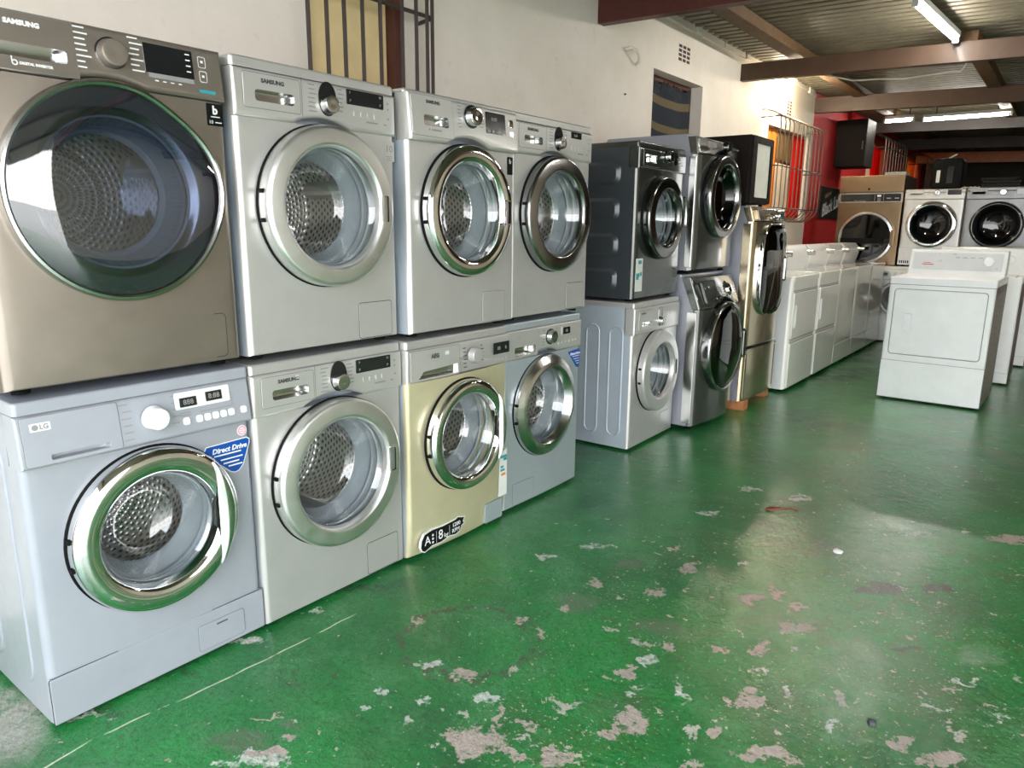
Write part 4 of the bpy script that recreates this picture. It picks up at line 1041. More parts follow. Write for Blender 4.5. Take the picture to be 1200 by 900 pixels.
# ------------------------------------------------------------------ the place
def floor_mat():
    t = NT('worn_green_floor_paint'); p = t.n('ShaderNodeBsdfPrincipled')
    g = t.n('ShaderNodeNewGeometry'); P = g.outputs['Position']
    flat = t.n('ShaderNodeVectorMath', operation='MULTIPLY'); t.l(P, flat.inputs[0]); flat.inputs[1].default_value = (1, 1, 0)
    P = flat.outputs[0]
    nd = t.noise(P, 13, 5, .65); nd2 = t.noise(P, 47, 3, .6)
    w1 = t.n('ShaderNodeVectorMath', operation='SUBTRACT'); t.l(nd.outputs[1], w1.inputs[0]); w1.inputs[1].default_value = (.5, .5, .5)
    w2 = t.n('ShaderNodeVectorMath', operation='SCALE'); t.l(w1.outputs[0], w2.inputs[0]); w2.inputs['Scale'].default_value = .16
    w3 = t.n('ShaderNodeVectorMath', operation='ADD'); t.l(P, w3.inputs[0]); t.l(w2.outputs[0], w3.inputs[1])
    w4 = t.n('ShaderNodeVectorMath', operation='SUBTRACT'); t.l(nd2.outputs[1], w4.inputs[0]); w4.inputs[1].default_value = (.5, .5, .5)
    w5 = t.n('ShaderNodeVectorMath', operation='SCALE'); t.l(w4.outputs[0], w5.inputs[0]); w5.inputs['Scale'].default_value = .04
    w6 = t.n('ShaderNodeVectorMath', operation='ADD'); t.l(w3.outputs[0], w6.inputs[0]); t.l(w5.outputs[0], w6.inputs[1])
    W = w6.outputs[0]
    masks = {}
    rag = t.math('MULTIPLY', t.math('SUBTRACT', t.noise(P, 34, 9, .72).outputs[0], .5), 4.2)
    for k, x, y, a, b, c, d in PATCH:
        s = t.n('ShaderNodeVectorMath', operation='SUBTRACT'); t.l(W, s.inputs[0]); s.inputs[1].default_value = (x, y, 0)
        d1 = t.n('ShaderNodeVectorMath', operation='DOT_PRODUCT'); t.l(s.outputs[0], d1.inputs[0]); d1.inputs[1].default_value = (a, b, 0)
        d2 = t.n('ShaderNodeVectorMath', operation='DOT_PRODUCT'); t.l(s.outputs[0], d2.inputs[0]); d2.inputs[1].default_value = (c, d, 0)
        q = t.math('ADD', t.math('MULTIPLY', d1.outputs['Value'], d1.outputs['Value']), t.math('MULTIPLY', d2.outputs['Value'], d2.outputs['Value']))
        if k in 'cw': q = t.math('ADD', q, rag)
        # 1 inside, 0 outside, fairly crisp
        if k == 'o':
            v = t.math('MULTIPLY', t.ramp(q, .80, .90), t.ramp(q, 1.0, 1.12, 1, 0))
        elif k in ('p', 'g', 'k', 'd2'): v = t.ramp(q, .2, 1.5, 1, 0)
        else: v = t.ramp(q, .55, .95, 1, 0)
        masks[k] = v if k not in masks else t.math('MAXIMUM', masks[k], v)
    # scattered small flakes, more of them in the open floor
    sp = t.n('ShaderNodeSeparateXYZ'); t.l(P, sp.inputs[0])
    n1 = t.noise(P, 26, 6, .62); n2 = t.noise(P, 2.1, 3, .5); n3 = t.noise(P, 90, 3, .6)
    reg = t.math('MULTIPLY', t.ramp(sp.outputs[0], .25, .9), t.ramp(sp.outputs[1], 4.6, 2.2))
    thr = t.math('SUBTRACT', .665, t.math('MULTIPLY', reg, t.ramp(n2.outputs[0], .35, .7, .0, .062)))
    fl = t.math('MULTIPLY', t.math('SUBTRACT', n1.outputs[0], thr), 40, clamp=True)
    thr3 = t.math('SUBTRACT', .69, t.math('MULTIPLY', reg, t.ramp(n2.outputs[0], .3, .65, .0, .085)))
    fl3 = t.math('MULTIPLY', t.math('SUBTRACT', n3.outputs[0], thr3), 30, clamp=True)
    n12 = t.noise(P, 7.5, 12, .68, .4)
    thr4 = t.math('SUBTRACT', .665, t.math('MULTIPLY', reg, t.math('MULTIPLY', t.ramp(sp.outputs[1], 2.6, 1.0), .05)))
    fl = t.math('MAXIMUM', fl, t.math('MULTIPLY', t.math('SUBTRACT', n12.outputs[0], thr4), 50, clamp=True))
    flake = t.math('MAXIMUM', fl, t.math('MULTIPLY', fl3, .8))
    # green paint
    n4 = t.noise(P, 1.3, 5, .6); n5 = t.noise(P, 7, 5, .65); n6 = t.noise(P, 60, 4, .7)
    g1 = t.mix(t.ramp(n4.outputs[0], .35, .68), (.026, .27, .056), (.008, .098, .029))
    g2 = t.mix(t.ramp(n5.outputs[0], .48, .72), g1, (.066, .26, .09))
    g3 = t.mix(t.math('MULTIPLY', t.ramp(n6.outputs[0], .50, .66), .6), g2, (.009, .075, .024))
    n9b = t.noise(P, 17, 7, .7)
    # worn olive and grey zones, and pale painted sheen
    n7 = t.noise(P, 3.3, 6, .65); worn = t.math('MULTIPLY', t.ramp(n7.outputs[0], .5, .72), t.ramp(sp.outputs[0], .3, 1.5, .15, .75))
    oz = t.math('MULTIPLY', t.math('MULTIPLY', t.ramp(sp.outputs[0], .55, 1.1), t.ramp(n2.outputs[0], .38, .62)), t.ramp(n9b.outputs[0], .42, .6))
    g3 = t.mix(t.math('MULTIPLY', oz, .55), g3, (.062, .140, .020))
    g4 = t.mix(worn, g3, (.085, .135, .06))
    g4 = t.mix(t.math('MULTIPLY', masks['p'], t.ramp(n5.outputs[0], .32, .62, .15, .75)), g4, (.22, .33, .21))  # pale patches: floor sheen painted into the base colour
    g4 = t.mix(t.math('MULTIPLY', masks['g'], t.ramp(n6.outputs[0], .35, .6, .25, .9)), g4, (.135, .165, .105))
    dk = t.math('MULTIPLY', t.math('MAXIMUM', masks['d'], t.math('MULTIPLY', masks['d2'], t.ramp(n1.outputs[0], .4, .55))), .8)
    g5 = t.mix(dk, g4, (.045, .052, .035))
    g5 = t.mix(t.math('MULTIPLY', masks['o'], t.ramp(n1.outputs[0], .40, .56, 0, .95)), g5, (.07, .085, .05))
    conc = t.mix(t.ramp(n6.outputs[0], .35, .7), (.50, .41, .35), (.34, .30, .25))
    whi = t.mix(t.ramp(n6.outputs[0], .35, .7), (.60, .60, .54), (.36, .44, .36))
    c1 = t.mix(t.math('MULTIPLY', flake, .9), g5, (.50, .47, .40))
    mw = t.math('MULTIPLY', masks['w'], t.ramp(n1.outputs[0], .38, .5))
    c2 = t.mix(mw, c1, whi)
    mc = t.math('MULTIPLY', masks['c'], t.ramp(n1.outputs[0], .33, .42))
    c3 = t.mix(mc, c2, conc)
    mk = t.math('MULTIPLY', masks['k'], t.ramp(n5.outputs[0], .30, .45))
    c4 = t.mix(mk, c3, t.mix(t.ramp(n6.outputs[0], .35, .7), (.42, .42, .37), (.25, .27, .22)))
    # scratched pale line along the row
    ln = t.math('ABSOLUTE', t.math('SUBTRACT', sp.outputs[0], t.math('ADD', .118, t.math('ADD', t.math('MULTIPLY', sp.outputs[1], .05), t.math('MULTIPLY', t.math('SUBTRACT', n2.outputs[0], .5), .12)))))
    lm_ = t.math('MULTIPLY', t.math('MULTIPLY', t.ramp(ln, .0015, .004, 1, 0), t.ramp(n5.outputs[0], .42, .50)), t.math('MULTIPLY', t.ramp(sp.outputs[1], .85, .80), t.ramp(sp.outputs[1], -.3, -.25)))
    c5 = t.mix(lm_, c4, (.62, .66, .50))
    t.l(c5, p.inputs['Base Color'])
    bare = t.math('MAXIMUM', t.math('MAXIMUM', mc, mw), t.math('MAXIMUM', flake, mk), clamp=True)
    n8 = t.noise(P, 5, 4, .6)
    r0 = t.ramp(t.math('ADD', t.math('MULTIPLY', n8.outputs[0], .6), t.math('MULTIPLY', n1.outputs[0], .4)), .35, .68, .02, .13)
    r1 = t.math('ADD', r0, t.math('MULTIPLY', masks['p'], .10))
    inv = t.math('SUBTRACT', 1, bare)
    t.l(t.math('ADD', t.math('MULTIPLY', inv, .42), t.math('MULTIPLY', bare, .75)), p.inputs['Roughness'])
    t.l(t.math('MULTIPLY', inv, .85), p.inputs['Coat Weight']); t.l(r1, p.inputs['Coat Roughness'])
    p.inputs['Specular IOR Level'].default_value = .12
    # relief: brushed-on thick paint, lumps, chipped edges
    n9 = t.noise(P, 38, 7, .72); n10 = t.noise(P, 7, 4, .55, 1.2); n11 = t.noise(P, 120, 4, .7)
    hgt = t.math('ADD', t.math('MULTIPLY', n9.outputs[0], .75), t.math('ADD', t.math('MULTIPLY', n10.outputs[0], 1.1), t.math('MULTIPLY', n11.outputs[0], .22)))
    b = t.n('ShaderNodeBump', i_Strength=.75, i_Distance=.017); t.l(hgt, b.inputs['Height']); t.l(b.outputs[0], p.inputs['Normal'])
    cb = t.n('ShaderNodeBump', i_Strength=.26, i_Distance=.011); t.l(t.math('ADD', t.math('MULTIPLY', n9.outputs[0], .6), n10.outputs[0]), cb.inputs['Height']); t.l(cb.outputs[0], p.inputs['Coat Normal'])
    t.l(p.outputs[0], t.out.inputs[0]); return t.m

def wall_mat():
    t = NT('plaster_cream_and_red'); p = t.n('ShaderNodeBsdfPrincipled', i_Roughness=.75)
    g = t.n('ShaderNodeNewGeometry'); P = g.outputs['Position']; sp = t.n('ShaderNodeSeparateXYZ'); t.l(P, sp.inputs[0])
    n = t.noise(P, 1.6, 5, .6); n2 = t.noise(P, 14, 5, .65)
    c = t.mix(t.ramp(n.outputs[0], .35, .7), lin(236, 228, 218), lin(222, 213, 200))
    c = t.mix(t.math('MULTIPLY', t.ramp(n2.outputs[0], .6, .8), .35), c, lin(186, 176, 160))
    r = t.mix(t.ramp(n.outputs[0], .35, .7), (.62, .020, .020), (.48, .015, .016))
    edge = t.math('ADD', sp.outputs[1], t.math('MULTIPLY', n2.outputs[0], .02))
    t.l(t.mix(t.math('GREATER_THAN', edge, 8.43), c, r), p.inputs['Base Color'])
    b = t.n('ShaderNodeBump', i_Strength=.25, i_Distance=.01); t.l(n2.outputs[0], b.inputs['Height']); t.l(b.outputs[0], p.inputs['Normal'])
    t.l(p.outputs[0], t.out.inputs[0]); return t.m

def cloth_mat(name, col, trans=.5):
    t = NT(name); a = t.n('ShaderNodeBsdfDiffuse'); b = t.n('ShaderNodeBsdfTranslucent'); m = t.n('ShaderNodeMixShader', i_0=trans)
    a.inputs[0].default_value = (*col, 1); b.inputs[0].default_value = (*col, 1)
    t.l(a.outputs[0], m.inputs[1]); t.l(b.outputs[0], m.inputs[2]); t.l(m.outputs[0], t.out.inputs[0]); return t.m

def blanket_mat():
    t = NT('navy_blanket_with_tan_bands'); p = t.n('ShaderNodeBsdfPrincipled', i_Roughness=.9)
    g = t.n('ShaderNodeNewGeometry'); sp = t.n('ShaderNodeSeparateXYZ'); t.l(g.outputs['Position'], sp.inputs[0])
    s = t.math('SUBTRACT', sp.outputs[1], 4.95)
    z = t.math('SUBTRACT', sp.outputs[2], t.math('MULTIPLY', t.math('MULTIPLY', s, s), .22))
    def band(a, b): return t.math('MULTIPLY', t.math('GREATER_THAN', z, a), t.math('LESS_THAN', z, b))
    m = t.math('MAXIMUM', band(2.165, 2.225), band(1.975, 2.03))
    n = t.noise(g.outputs['Position'], 40, 4, .6)
    nav = t.mix(n.outputs[0], (.006, .010, .018), (.014, .021, .033)); tan = t.mix(n.outputs[0], (.10, .078, .038), (.15, .115, .06))
    t.l(t.mix(m, nav, tan), p.inputs['Base Color']); t.l(p.outputs[0], t.out.inputs[0]); return t.m

def emis(name, col, s):
    t = NT(name); e = t.n('ShaderNodeEmission', i_Strength=s); e.inputs[0].default_value = (*col, 1); t.l(e.outputs[0], t.out.inputs[0]); return t.m

def place_mats():
    M['white_panel'] = pbr('pale_grey_fascia', lin(208, 212, 212), .3, .2, .2, .02)
    M['floor'] = floor_mat(); M['wall'] = wall_mat()
    M['ground'] = pbr('outdoor_concrete', (.60, .56, .50), .85, 0, 0, .05)
    M['wall_plain'] = pbr('far_wall_plaster', lin(234, 224, 208), .8, 0, 0, .05)
    M['wall_brown'] = pbr('brown_wall_paint', lin(120, 92, 74), .8, 0, 0, .05)
    M['wall_dark'] = pbr('dark_wall_paint', lin(52, 50, 46), .8, 0, 0, .05)
    M['sheet'] = pbr('corrugated_roof_sheet', lin(156, 149, 128), .5, .3, 0, .07)
    M['beam'] = pbr('red_oxide_steel', lin(82, 36, 26), .55, 0, .1, .06)
    M['beam_brown'] = pbr('brown_steel', lin(64, 42, 24), .55, 0, .1, .06)
    M['beam_dark'] = pbr('dark_brown_steel', lin(42, 31, 25), .55, 0, .1, .06)
    M['orange_wood'] = pbr('orange_varnished_wood', lin(196, 104, 48), .4, 0, .3, .08)
    M['wood'] = pbr('brown_roof_timber', lin(96, 71, 44), .7, 0, 0, .08, .3)
    M['wood_block'] = pbr('brown_block_timber', lin(176, 116, 72), .7, 0, 0, .08, .3)
    M['bar'] = pbr('dark_painted_bar', lin(66, 56, 52), .5, .2, 0, .06)
    M['galv'] = pbr('galvanised_bar', (.15, .12, .09), .4, .4, 0, .05)
    M['frame_brown'] = pbr('dark_red_brown_frame', lin(84, 42, 32), .55, 0, .1, .06)
    M['yellow_board'] = pbr('pale_yellow_board', lin(240, 217, 162), .7, 0, 0, .03)
    M['blanket'] = blanket_mat()
    M['cur_orange'] = cloth_mat('orange_curtain', (.80, .36, .08)); M['cur_white'] = cloth_mat('white_curtain', (.78, .72, .62))
    M['cur_red'] = cloth_mat('red_curtain', (.80, .025, .015)); M['cur_brown'] = cloth_mat('brown_curtain', (.30, .20, .10))
    M['dark_brown'] = pbr('dark_brown_casing', (.010, .0066, .005), .6, 0, 0, .06, spec=.15)
    M['pale_pane'] = pbr('pale_pane', (.93, .92, .84), .18, 0, .4, .03)
    M['sign_black'] = pbr('black_sign_board', (.012, .014, .013), .4)
    M['gold_print'] = pbr('gold_printing', (.55, .38, .12), .5)
    M['tube'] = emis('lit_fluorescent_tube', (1, .95, .86), 80)
    M['lamp'] = emis('lit_lamp_cover', (1, .90, .72), 16)
    M['wire_white'] = pbr('white_cable', (.75, .72, .62), .5)
    M['rust'] = pbr('rusty_wire', lin(96, 52, 24), .6, .4)
    M['stone'] = pbr('dark_stone', (.03, .035, .04), .6)
    M['grey_box'] = pbr('grey_carton', (.33, .32, .29), .6)

def roof_z(x): return 2.775-.026*(x+.7)

def setting():
    b = bmesh.new(); box(b, -.9, -1.25, -.12, 6.2, 16.5, 0); struct('floor', b, 'floor', ang=0)
    b = bmesh.new(); box(b, -40, -40, -.3, 40, 30, -.12); struct('ground', b, 'ground', ang=0)
    # left wall with its openings
    OP = [(1.42, 1.95, 1.35, 2.55), (4.43, 5.30, 1.25, 2.375), (6.93, 8.27, 1.35, 2.27), (11.2, 12.6, 1.75, 2.55), (14.3, 15.7, 1.75, 2.55)]
    b = bmesh.new(); X = -.70; Y0, Y1 = -2.6, 16.4; Z1 = 2.80
    def q(*p): b.faces.new([b.verts.new(v) for v in p])
    y = Y0
    for a, c, z0, z1 in OP:
        q((X, y, 0), (X, a, 0), (X, a, Z1), (X, y, Z1))
        q((X, a, 0), (X, c, 0), (X, c, z0), (X, a, z0)); q((X, a, z1), (X, c, z1), (X, c, Z1), (X, a, Z1))
        D = X-.16
        q((X, a, z0), (D, a, z0), (D, a, z1), (X, a, z1)); q((X, c, z0), (X, c, z1), (D, c, z1), (D, c, z0))
        q((X, a, z0), (X, c, z0), (D, c, z0), (D, a, z0)); q((X, a, z1), (D, a, z1), (D, c, z1), (X, c, z1))
        y = c
    q((X, y, 0), (X, Y1, 0), (X, Y1, Z1), (X, y, Z1))
    q((X, Y0, 0), (X, Y0, Z1), (X-.2, Y0, Z1), (X-.2, Y0, 0))
    # closed rooms behind the openings
    for a, c, z0, z1 in OP:
        A, C_, D = a-.3, c+.3, X-1.0
        q((D, A, .5), (D, C_, .5), (D, C_, 2.8), (D, A, 2.8))
    q((X-.2, Y0, 0), (X-.2, Y0, Z1), (X-1.2, Y0, Z1), (X-1.2, Y0, 0)); q((X-1.2, Y0, 0), (X-1.2, Y0, Z1), (X-1.2, Y1, Z1), (X-1.2, Y1, 0)); q((X-1.2, Y1, 0), (X-1.2, Y1, Z1), (X, Y1, Z1), (X, Y1, 0))
    q((X, Y0, Z1), (X-1.2, Y0, Z1), (X-1.2, Y1, Z1), (X, Y1, Z1)); q((X-.2, Y0, 0), (X-1.2, Y0, 0), (X-1.2, Y1, 0), (X-.2, Y1, 0))
    struct('wall_left', b, 'wall', ang=0)
    b = bmesh.new(); box(b, -.9, 16.4, 0, 6.2, 16.5, 2.9); struct('wall_back', b, 'wall_dark', ang=0)
    b = bmesh.new(); box(b, 5.2, 1.15, 0, 5.3, 8.4, 2.9); struct('wall_right', b, 'wall_plain', ang=0)
    b = bmesh.new(); box(b, 5.2, 8.4, 0, 5.3, 16.4, 2.9); struct('wall_right_rear', b, 'wall_brown', ang=0)
    b = bmesh.new(); box(b, -.9, -1.35, -.12, -.05, -1.2, 2.8); struct('light_blocking_wall', b, 'wall_plain', ang=0)  # unseen wall stub, added to keep daylight off the nearest machine's side
    # corrugated roof, ribs running across the room
    b = bmesh.new(); pitch = .11; y = -1.7; prof = []
    while y < 16.5:
        for dy, dz in ((0, 0), (.07, 0), (.088, .036), (.150, .036), (.168, 0)): prof.append((y+dy, dz))
        y += pitch
    va = [b.verts.new((-.86, py, roof_z(-.86)+pz)) for py, pz in prof]; vb = [b.verts.new((6.4, py, roof_z(6.4)+pz)) for py, pz in prof]
    for i in range(len(prof)-1): b.faces.new((va[i], vb[i], vb[i+1], va[i+1]))
    struct('ceiling', b, 'sheet', ang=0)
    # steel cross beams (channel section)
    def beam(k, y, z0, z1, w, m):
        b = bmesh.new()
        pl = [(y-w/2, z0), (y+w/2, z0), (y+w/2, z0+.012), (y-w/2+.012, z0+.012), (y-w/2+.012, z1-.012), (y+w/2, z1-.012), (y+w/2, z1), (y-w/2, z1)]
        prism(b, pl, 0, 5.88, .0, 1, lambda u, v, w_: Vector((-.70+w_, u, v-.026*w_)))
        struct('trim_%d' % k, b, m, ang=0)
    for k, (y, z0, z1, w, m) in enumerate(((-1.1, 2.52, 2.68, .075, 'beam'), (1.23, 2.52, 2.68, .075, 'beam'), (3.68, 2.505, 2.68, .075, 'beam'), (6.13, 2.54, 2.68, .075, 'beam_brown'), (8.44, 2.55, 2.71, .075, 'beam_brown'), (10.85, 2.57, 2.70, .075, 'beam_dark'), (13.1, 2.54, 2.70, .075, 'beam_dark'), (15.1, 2.47, 2.65, .075, 'orange_wood'))): beam(k+1, y, z0, z1, w, m)
    for k, x in enumerate((-.23, 1.02, 2.6, 4.2)):
        b = bmesh.new(); z = roof_z(x)
        box(b, x-.06, 6.17 if k == 1 else -1.15, z-.085, x+.06, 16.4, z-.004, bev=.004); struct('trim_%d' % (k+9), b, 'wood', ang=0)
    # mortar edge where the sheet meets the wall
    b = bmesh.new(); pts = []
    random.seed(3)
    y = -2.6
    while y < 8.3:
        l = random.uniform(.12, .3); box(b, -.702, y, 2.735+random.uniform(-.012, .006), -.672+random.uniform(-.012, .012), y+l, 2.80); y += l+random.choice((0, .01, .04))
    struct('trim_20', b, 'wall', ang=0)
    # window frames
    def frame(n, a, c, z0, z1, m, x=-.76, t_=.05, mull=()):
        b = bmesh.new()
        box(b, x-.03, a, z0, x+.03, a+t_, z1); box(b, x-.03, c-t_, z0, x+.03, c, z1); box(b, x-.03, a+t_, z1-t_, x+.03, c-t_, z1); box(b, x-.03, a+t_, z0, x+.03, c-t_, z0+t_)
        for y in mull: box(b, x-.025, y-t_/2, z0+t_, x+.025, y+t_/2, z1-t_)
        struct('window_%d' % n, b, m, ang=0)
    b = bmesh.new(); box(b, -.78, 1.885, 1.35, -.69, 1.945, 2.55, bev=.004); box(b, -.79, 1.42, 1.35, -.757, 1.45, 2.55); box(b, -.78, 1.45, 2.5, -.72, 1.885, 2.55); box(b, -.78, 1.45, 1.35, -.72, 1.885, 1.4); struct('window_1', b, 'frame_brown', ang=0)
    frame(2, 4.43, 5.30, 1.25, 2.375, 'frame_brown', -.83, .035)
    frame(3, 6.93, 8.27, 1.35, 2.27, 'orange_wood', -.80, .06, (7.6,))
    frame(4, 11.2, 12.6, 1.75, 2.55, 'orange_wood', -.76, .06); frame(5, 14.3, 15.7, 1.75, 2.55, 'orange_wood', -.76, .06)

def cloth(name, label, cat, m, y0, y1, z0, z1, x, amp=.02, waves=4, group=None, ragged=0.):
    b = bmesh.new(); ny, nz = int(waves*12), 14; V = []
    for j in range(nz+1):
        row = []
        for i in range(ny+1):
            u = i/ny; v = j/nz
            zt = z1-(ragged*(.5+.5*math.sin(u*17+math.sin(u*41)*2)) if ragged else 0)
            row.append(b.verts.new((x+amp*math.sin(u*waves*2*PI+v*.6)*(1-.3*v)+amp*.3*math.sin(u*waves*5+v*4), y0+(y1-y0)*u, z0+(zt-z0)*v)))
        V.append(row)
    for j in range(nz):
        for i in range(ny): b.faces.new((V[j][i], V[j][i+1], V[j+1][i+1], V[j+1][i]))
    o = obj(name, b, m, None, 80)
    # give the cloth thickness
    md = o.modifiers.new('thickness', 'SOLIDIFY'); md.thickness = .002
    return setp(o, label, cat, group)

def wall_things():
    # near grille
    t = thing('window_grille', 'dark straight burglar bars over the yellow-boarded window', 'burglar bars', (-.70, 1.69, 1.4))
    def P(x, y, z): return (x+.70, y-1.69, z-1.4)
    for y in (1.346, 1.436, 1.525, 1.621, 1.72, 1.848, 1.935, 2.004, 2.038):
        b = bmesh.new(); tube(b, [P(-.60, y, 1.42), P(-.60, y, 2.62)], .0085, 8); obj('bar', b, 'bar', t)
    for z in (1.5, 2.185):
        b = bmesh.new(); tube(b, [P(-.70, 1.335, z-.01), P(-.612, 1.335, z), P(-.612, 2.05, z), P(-.70, 2.05, z-.01)], .009, 8); obj('cross_bar', b, 'bar', t)
    b = bmesh.new(); box(b, -.755, 1.455, 1.405, -.74, 1.88, 2.495); setp(obj('window_board', b, 'yellow_board'), 'pale yellow board filling the window behind the dark burglar bars', 'board')
    o = cloth('blanket', 'navy blanket with tan bands hung across the middle window, ragged top', 'blanket', 'blanket', 4.45, 5.28, 1.27, 2.36, -.80, .008, 2, ragged=.05)
    # curtains of the lit window
    G = 'curtains in the window with curved bars'
    cloth('curtain', 'orange curtain at the near side of the curved-barred window', 'curtain', 'cur_orange', 6.95, 7.29, 1.38, 2.25, -.735, .010, 3, G)
    cloth('curtain', 'brown curtain between the orange and the red ones', 'curtain', 'cur_brown', 7.31, 7.79, 1.95, 2.25, -.735, .010, 4, G)
    cloth('curtain', 'white curtain below the brown one beside the red curtain', 'curtain', 'cur_white', 7.31, 7.79, 1.38, 1.93, -.735, .010, 4, G)
    cloth('curtain', 'bright red curtain in the curved-barred window', 'curtain', 'cur_red', 7.81, 8.25, 1.38, 2.25, -.735, .010, 4, G)
    def belly(label, y0, y1, n, z0, z1, out, m, r=.006, rails=(.5,), name='window_grille', x=-.70):
        yc = (y0+y1)/2
        t = thing(name, label, 'burglar bars', (x, yc, z0)); H = z1-z0
        def prof(y):
            P = [(0, z1)]+[(out*math.sin(a), z1-.11*(1-math.cos(a))) for a in [PI/2*k/6 for k in range(1, 7)]]
            P += [(out, z0+.16)]+[(out*math.cos(a), z0+.16-.16*math.sin(a)) for a in [PI/2*k/6 for k in range(1, 7)]]
            return [(px, y-yc, pz-z0) for px, pz in P]
        for i in range(n):
            b = bmesh.new(); tube(b, prof(y0+(y1-y0)*i/(n-1)), r, 8); obj('bar', b, m, t)
        for f in rails:
            z = z0+H*f; b = bmesh.new(); tube(b, [(0, y0-yc-.01, z-z0), (out+.004, y0-yc-.01, z-z0), (out+.004, y1-yc+.01, z-z0), (0, y1-yc+.01, z-z0)], r, 8); obj('cross_bar', b, 'bar', t)
        return t
    belly('galvanised belly-shaped burglar bars over the window with orange and red curtains', 6.72, 8.20, 12, 1.33, 2.38, .19, 'galv', .006, (.12, .50, .93))
    belly('pale curved burglar bars on the red wall above the stainless machine', 11.25, 12.9, 9, 1.8, 2.62, .22, 'galv', .009, (.15, .75))
    belly('pale curved burglar bars farthest away on the red wall', 14.4, 15.7, 8, 1.8, 2.60, .3, 'galv', .009, (.15, .75))
    cloth('curtain', 'red curtain in the window above the stainless machine', 'curtain', 'cur_red', 11.9, 12.55, 1.8, 2.5, -.80, .015, 4)
    cloth('curtain', 'pale curtain in the window above the stainless machine', 'curtain', 'cur_white', 11.25, 11.9, 1.8, 2.5, -.80, .015, 4)
    cloth('curtain', 'orange-red curtain in the farthest window', 'curtain', 'cur_orange', 14.4, 15.6, 1.8, 2.5, -.80, .015, 4)
    # air bricks
    def vent(y, z, lb, w=.20, h=.125, nx=3, nz=4, hm='bar'):
        t = thing('air_vent', lb, 'air vent', (-.70, y, z), FR)
        f = front(0)
        b = bmesh.new(); prism(b, rrect(-w/2, -h/2, w/2, h/2, .004), -.004, .003, .001, 1, f); obj('vent_plate', b, 'wall', t)
        for i in range(nx):
            for j in range(nz):
                x0 = -w/2+w*(i+.12)/nx; x1 = -w/2+w*(i+.88)/nx; z0 = -h/2+h*(j+.14)/nz; z1 = -h/2+h*(j+.80)/nz
                b = bmesh.new(); prism(b, [(x0, z0), (x1, z0), (x1, z1), (x0, z1)], .0005, .0038, 0, 1, f); obj('vent_hole', b, hm, t, 0)
    vent(4.915, 2.553, 'small square air vent high on the wall before the blanket window', .215, .125)
    vent(7.51, 2.49, 'pale air vent on the wall above the curved burglar bars', .16, .15, 2, 5, 'wood')
    # hook and screw
    b = bmesh.new(); tube(b, [(-.70, 4.00, 2.42), (-.66, 4.01, 2.425), (-.64, 4.05, 2.42), (-.645, 4.10, 2.395), (-.66, 4.13, 2.36), (-.69, 4.14, 2.35)], .011, 8); setp(obj('pipe_stub', b, 'wall', None, 60), 'small bent pipe stub painted cream, sticking out of the wall', 'pipe')
    b = bmesh.new(); tube(b, [(-.705, 4.02, 2.14), (-.69, 4.02, 2.14)], .006, 8); setp(obj('wall_screw', b, 'bar'), 'tiny dark screw in the cream wall left of the blanket window', 'screw')
    # wall lamp
    t = thing('wall_lamp', 'bright wall lamp shining above the curved-barred window', 'lamp', (-.70, 7.10, 2.60), FR)
    b = bmesh.new(); prism(b, rrect(-.15, -.09, .15, .09, .01), 0, .03, .006, 2, front(0)); obj('lamp_base', b, 'white_enamel', t)
    b = bmesh.new(); prism(b, rrect(-.17, -.108, .17, .108, .03), .028, .065, .015, 3, front(0)); obj('lamp_cover', b, 'lamp', t)
    # sign
    t = thing('sign', 'black sign with white lettering on the red wall left of the stainless machine', 'sign', (-.70, 9.45, 1.58), FR)
    b = bmesh.new(); prism(b, rrect(-.5, -.19, .5, .19, .006), .002, .02, .003, 1, front(0)); obj('sign_board', b, 'sign_black', t)
    rt = lambda u, v, w: front(-.02)(u*math.cos(.2)-v*math.sin(.2), u*math.sin(.2)+v*math.cos(.2), w)
    text('sign_lettering', 'CARLING', -.16, .13, .07, rt, 'gold_print', t, w=.001)
    text('sign_lettering', 'Black Label', .06, -.03, .215, rt, 'print_white', t, bold=.003, w=.001, shear=.2)
    # dark hanging cabinet
    t = thing('wall_cabinet', 'dark brown cabinet hung high against the red wall', 'cabinet', (-.50, 9.4, 2.02), 0)
    b = bmesh.new(); box(b, -.19, .02, 0, .165, .45, .56, bev=.006); obj('case', b, 'dark_brown', t)
    b = bmesh.new(); prism(b, rrect(-.188, .003, .163, .557, .006), -.018, .0, .004, 2, front(0)); dr = obj('door', b, 'dark_brown', t)
    b = bmesh.new(); prism(b, rrect(.12, .2, .135, .3, .006), 0, .012, .004, 2, front(0)); obj('handle', b, 'bar', dr)
    # on top of the back machines
    t = thing('plastic_crate', 'black boxy crate with a white tag on the silver back-row machine', 'crate', (.655, 8.78, 1.686), 0)
    b = bmesh.new(); prism(b, rrect(-.15, 0, .15, .335, .05), -.28, .0, .03, 4, front(0)); obj('body', b, 'black', t)
    b = bmesh.new(); prism(b, rrect(-.10, .08, -.065, .21, .006), -.002, .003, .001, 1, front(0)); o = obj('tag', b, 'paper', t)
    b = bmesh.new(); prism(b, rrect(.0, .07, .06, .25, .006), -.002, .004, .001, 1, front(0)); obj('side_panel', b, 'black_gloss', t)
    b = bmesh.new(); tube(b, [(-.02, .1, .33), (.0, .1, .345), (.04, .1, .37), (.06, .1, .38)], .008, 6); obj('handle', b, 'wire_white', t)
    G2 = 'trays stacked on the grey back-row machine'
